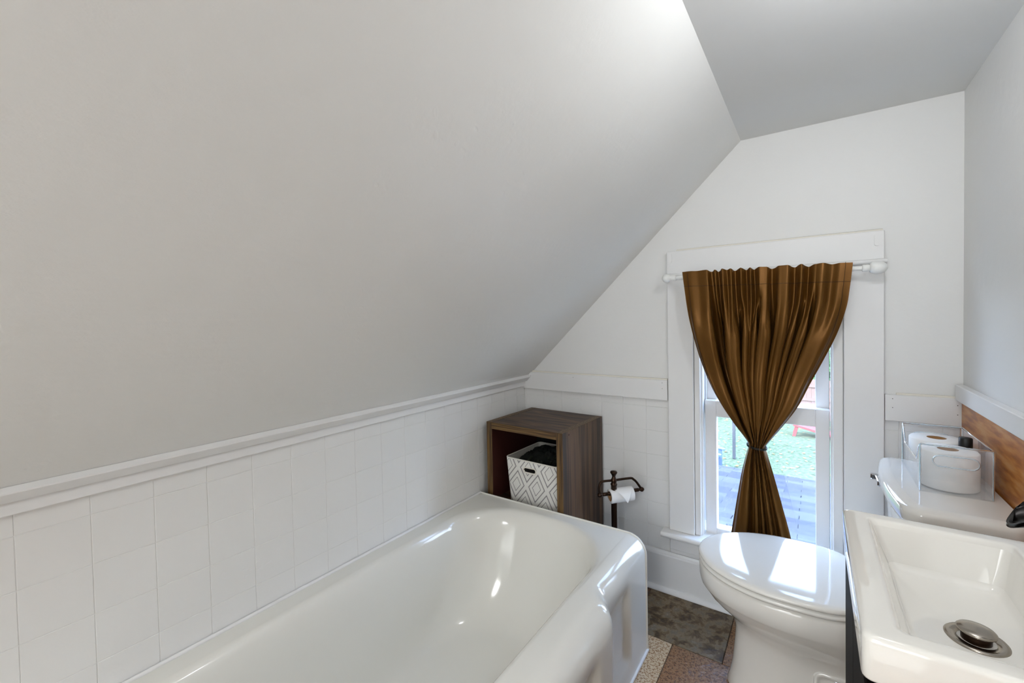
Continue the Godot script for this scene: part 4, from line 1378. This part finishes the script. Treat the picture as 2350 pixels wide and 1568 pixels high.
	part(sp, "spout", M.black_bronze, f, "broad open spout")
	var hd := begin()
	tube(hd, [Vector3(0, 0.137, 0), Vector3(0, 0.15, 0), Vector3(-0.01, 0.158, 0), Vector3(-0.05, 0.17, 0)], [0.012, 0.009, 0.007, 0.005], 12)
	part(hd, "lever", M.black_bronze, f)

# ---------------------------------------------------------------- outdoors
func outdoors() -> void:
	var lawn := setting("ground", "sunlit lawn below the window")
	var g := begin()
	var rng := RandomNumberGenerator.new()
	rng.seed = 9
	var f := noise(FastNoiseLite.TYPE_SIMPLEX_SMOOTH, 0.12, 3, 17)
	var rows := []
	for k in 46:
		var row := PackedVector3Array()
		var z := lerpf(-3.0, -60.0, pow(k / 45.0, 1.6))
		for i in 41:
			var x := lerpf(-30.0, 30.0, i / 40.0)
			row.append(Vector3(x, -2.7 + 0.08 * f.get_noise_2d(x, z), z))
		rows.append(row)
	loft(g, rows, false)
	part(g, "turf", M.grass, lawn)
	var lt := begin(true)
	for k in 900:
		var x := rng.randf_range(-4.0, 5.0)
		var z := rng.randf_range(-6.5, -18.0)
		var c := Vector3(x, -2.675 + 0.08 * f.get_noise_2d(x, z), z)
		var a := rng.randf() * TAU
		var u := Vector3(cos(a), rng.randf_range(-0.3, 0.3), sin(a)) * rng.randf_range(0.025, 0.06)
		var v := Vector3(-sin(a), 0.3, cos(a)) * rng.randf_range(0.02, 0.045)
		quad(lt, c - u, c + v, c + u, c - v, Vector3.UP)
	var lo := part(lt, "fallen_leaves", M.leaf_litter, lawn)
	lo.set_meta("kind", "stuff")
	# porch roof with staggered shingle tabs
	var pr := thing("porch_roof", "grey-blue shingled porch roof below the window", "roof", Vector3.ZERO)
	var ry := func(z: float) -> float: return -0.15 + 0.15 * z
	var deck := begin(true)
	var tilt := Basis(Vector3.RIGHT, -atan(0.15))
	bx(deck, Vector3(0.8, ry.call(-2.17) - 0.035, -2.17), Vector3(5.0, 0.05, 4.3), 0.002, tilt)
	part(deck, "deck", M.shingle_0, pr)
	var tabs := []
	for i in 3:
		var tb := begin(true)
		bx(tb, Vector3.ZERO, Vector3(0.298, 0.007, 0.165), 0.002)
		tabs.append(mesh_of(tb, M["shingle_%d" % i]))
	var n := 0
	for r in 29:
		var z := -4.26 + 0.145 * r
		for c in 12:
			var x: float = -0.62 + 0.30 * c + (0.15 if r % 2 == 1 else 0.0) + rng.randf_range(-0.004, 0.004)
			if x < -0.2 + (z + 4.3) * 0.15 or x > 2.1 or n >= 300:
				continue
			var o := put(tabs[rng.randi() % 3], "shingle", pr, Vector3(x, ry.call(z) - 0.003 + rng.randf_range(0.0, 0.0015), z))
			o.rotation = Vector3(-atan(0.15) + 0.02, 0, 0)
			n += 1
	# board fence far behind the lawn
	var fe := thing("board_fence", "weathered board fence with two rails behind the lawn", "fence", Vector3(0, -2.7, -17.2))
	var board := begin(true)
	bx(board, Vector3(0, 0.75, 0), Vector3(0.148, 1.5, 0.02), 0.004)
	var bm := mesh_of(board, M.fence_wood)
	for i in 60:
		put(bm, "board", fe, Vector3(-4.0 + 0.152 * i, rng.randf_range(-0.015, 0.01), rng.randf_range(-0.004, 0.004)))
	for y in [0.75, 1.25]:
		box_part(Vector3(-4.1, y - 0.045, 0.012), Vector3(5.1, y + 0.045, 0.05), "rail", M.fence_wood, fe, 0.004)
	for i in 5:
		box_part(Vector3(-4.0 + 2.2 * i, -0.1, 0.05), Vector3(-3.9 + 2.2 * i, 1.52, 0.14), "post", M.fence_wood, fe, 0.005)
	# red slanted game board on the grass
	var rd := thing("red_board", "red slanted board with legs standing on the lawn", "game board", Vector3(0.95, -2.68, -14.6))
	var rb := begin(true)
	bx(rb, Vector3(0.42, 0.21, 0.0), Vector3(1.25, 0.07, 0.6), 0.006, Basis(Vector3(0, 0, 1), deg_to_rad(-14)))
	part(rb, "board", M.red_paint, rd)
	for z in [-0.22, 0.22]:
		var lg := begin(true)
		bx(lg, Vector3(-0.13, 0.14, z), Vector3(0.09, 0.34, 0.05), 0.004, Basis(Vector3(0, 0, 1), deg_to_rad(-14)))
		part(lg, "leg", M.red_paint, rd)
	# blue lawn chair, partly behind the sash
	var ch := thing("lawn_chair", "blue lawn chair standing on the grass beyond the porch roof", "chair", Vector3(-0.95, -2.68, -9.6))
	var cs := begin(true)
	bx(cs, Vector3(0, 0.30, 0), Vector3(0.55, 0.04, 0.5), 0.006, Basis(Vector3(0, 0, 1), deg_to_rad(5)))
	part(cs, "seat", M.blue_paint, ch)
	for z in [-0.27, 0.27]:
		var am := begin(true)
		bx(am, Vector3(0.05, 0.56, z), Vector3(0.72, 0.035, 0.11), 0.006, Basis(Vector3(0, 0, 1), deg_to_rad(-6)))
		part(am, "arm", M.blue_paint, ch)
		for x in [-0.25, 0.3]:
			var lg := begin(true)
			bx(lg, Vector3(x, 0.26, z), Vector3(0.09, 0.54, 0.04), 0.006)
			part(lg, "leg", M.blue_paint, ch)
	for i in 5:
		var bk := begin(true)
		bx(bk, Vector3(-0.38, 0.62, -0.22 + 0.11 * i), Vector3(0.025, 0.75, 0.10), 0.006, Basis(Vector3(0, 0, 1), deg_to_rad(18)))
		part(bk, "back_slat", M.blue_paint, ch)
	# slim dark post
	var po := thing("garden_post", "slim dark post standing in the lawn", "post", Vector3(-0.49, -2.7, -11.0))
	var ps := begin(true)
	bx(ps, Vector3(0, 0.5, 0), Vector3(0.075, 1.0, 0.075), 0.01)
	part(ps, "shaft", M.post_metal, po)
	var pc := begin()
	lathe(pc, Vector3(0, 1.0, 0), Vector3.UP, [Vector2(0.05, 0), Vector2(0.055, 0.02), Vector2(0.03, 0.06), Vector2(0, 0.07)], 12)
	part(pc, "cap", M.post_metal, po)
	# trees beyond the fence: bare crowns, and an evergreen shrub
	for e in [[Vector3(-0.4, -2.7, -21.0), 101, "bare tree with forked trunk behind the board fence"], [Vector3(13.5, -2.7, -21.5), 207, "bare spreading tree far to the right behind the board fence"]]:
		tree(e[0], e[1], e[2])
	var sh := thing("evergreen_shrub", "dark evergreen shrub rising behind the board fence", "shrub", Vector3(1.6, -2.7, -18.8))
	var lf := begin(true)
	for k in 2600:
		var d := Vector3(rng.randfn(), rng.randfn(), rng.randfn()).normalized() * pow(rng.randf(), 0.4)
		var c := Vector3(d.x * 1.7, 1.45 + d.y * 1.35, d.z * 0.9)
		var a := Vector3(rng.randfn(), rng.randfn(), rng.randfn()).normalized()
		var b := a.cross(d + Vector3(0.1, 0.2, 0.3)).normalized()
		quad(lf, c - a * 0.09, c + b * 0.045, c + a * 0.09, c - b * 0.045, d)
	var fo := part(lf, "foliage", M.leaves, sh)
	fo.set_meta("kind", "stuff")
	var sk := begin()
	tube(sk, [Vector3(0, 0, 0), Vector3(0.05, 1.0, 0), Vector3(0, 2.2, 0.05)], [0.09, 0.06, 0.02], 7)
	part(sk, "stem", M.bark, sh)

func tree(at: Vector3, sd: int, label: String) -> void:
	var rng := RandomNumberGenerator.new()
	rng.seed = sd
	var o := thing("bare_tree", label, "tree", at)
	var tr := begin()
	tube(tr, [Vector3.ZERO, Vector3(0.05, 1.5, 0.03), Vector3(-0.02, 3.2, 0)], [0.26, 0.19, 0.15], 9)
	part(tr, "trunk", M.bark, o)
	var br := begin()
	var stack := []
	for k in 6:
		var a := TAU * k / 6.0 + rng.randf()
		stack.append([Vector3(0, 2.4 + 0.16 * k, 0), Vector3(cos(a), rng.randf_range(0.8, 1.5), sin(a)).normalized(), 2.4, 0.10, 0])
	while stack:
		var s: Array = stack.pop_back()
		var p: Vector3 = s[0]
		var d: Vector3 = s[1]
		var mid: Vector3 = p + d * s[2] * 0.5 + Vector3(rng.randfn(), rng.randfn(), rng.randfn()) * s[2] * 0.05
		var end: Vector3 = p + d * s[2] + Vector3(rng.randfn(), rng.randfn(), rng.randfn()) * s[2] * 0.06
		tube(br, [p, mid, end], [s[3], s[3] * 0.78, s[3] * 0.55], 5 if s[4] < 2 else 3, false)
		if s[4] < 4:
			for k in (4 if s[4] < 3 else 3):
				var nd := (d + Vector3(rng.randfn(), rng.randfn() * 0.7 + 0.15, rng.randfn()) * 0.62).normalized()
				stack.append([mid.lerp(end, rng.randf()), nd, s[2] * rng.randf_range(0.55, 0.75), s[3] * 0.52, s[4] + 1])
	var b := part(br, "branches", M.bark, o)
	b.set_meta("kind", "stuff")

# ---------------------------------------------------------------- scene
const LAMP := 0.19
const LAMP_COLOR := Color(0.955, 0.975, 1.0)
const FILL_COLOR := Color(0.985, 0.995, 1.0)
const HALL_FILL := 2.75
const WINDOW_FILL := 1.85
const SKY := 22.0

func _ready() -> void:
	var cam := Camera3D.new()
	cam.name = "camera"
	add_child(cam)
	cam.position = Vector3(1.280, 1.220, 1.935)
	cam.rotation = Vector3(-0.0229, 0.6015, -0.0190)
	var near := 0.05
	cam.set_frustum(near * 1568.0 / 990.063, Vector2(-10.35, -28.97) / 990.063 * near, near, 200.0)
	cam.current = true
	var env := Environment.new()
	var sky := Sky.new()
	var sm_ := ProceduralSkyMaterial.new()
	sm_.sky_top_color = rgb(150, 186, 236)
	sm_.sky_horizon_color = rgb(222, 234, 250)
	sm_.sky_curve = 0.18
	sm_.ground_bottom_color = rgb(70, 76, 66)
	sm_.ground_horizon_color = rgb(92, 100, 96)
	sm_.sky_energy_multiplier = 1.0
	sm_.ground_energy_multiplier = 1.0
	sm_.sun_angle_max = 1.0
	sky.sky_material = sm_
	env.background_mode = Environment.BG_SKY
	env.sky = sky
	env.background_energy_multiplier = SKY
	env.ambient_light_source = Environment.AMBIENT_SOURCE_DISABLED
	env.tonemap_mode = Environment.TONE_MAPPER_LINEAR
	env.tonemap_exposure = 1.0
	env.sdfgi_enabled = true
	env.ssao_enabled = true
	env.ssil_enabled = true
	var we := WorldEnvironment.new()
	we.name = "environment"
	we.environment = env
	add_child(we)
	var sun := DirectionalLight3D.new()
	sun.name = "sun"
	add_child(sun)
	sun.look_at_from_position(Vector3(-6, 9, 7), Vector3.ZERO)
	sun.light_energy = 3.0
	sun.light_color = Color(1.0, 0.96, 0.9)
	sun.light_angular_distance = 0.6
	sun.shadow_enabled = true
	materials()
	shell()
	ceiling_lamp()
	trims()
	window()
	bathtub()
	cube_shelf()
	toilet()
	vanity()
	curtain_rod()
	curtain()
	basket()
	paper_stand()
	acrylic_bin()
	outdoors()
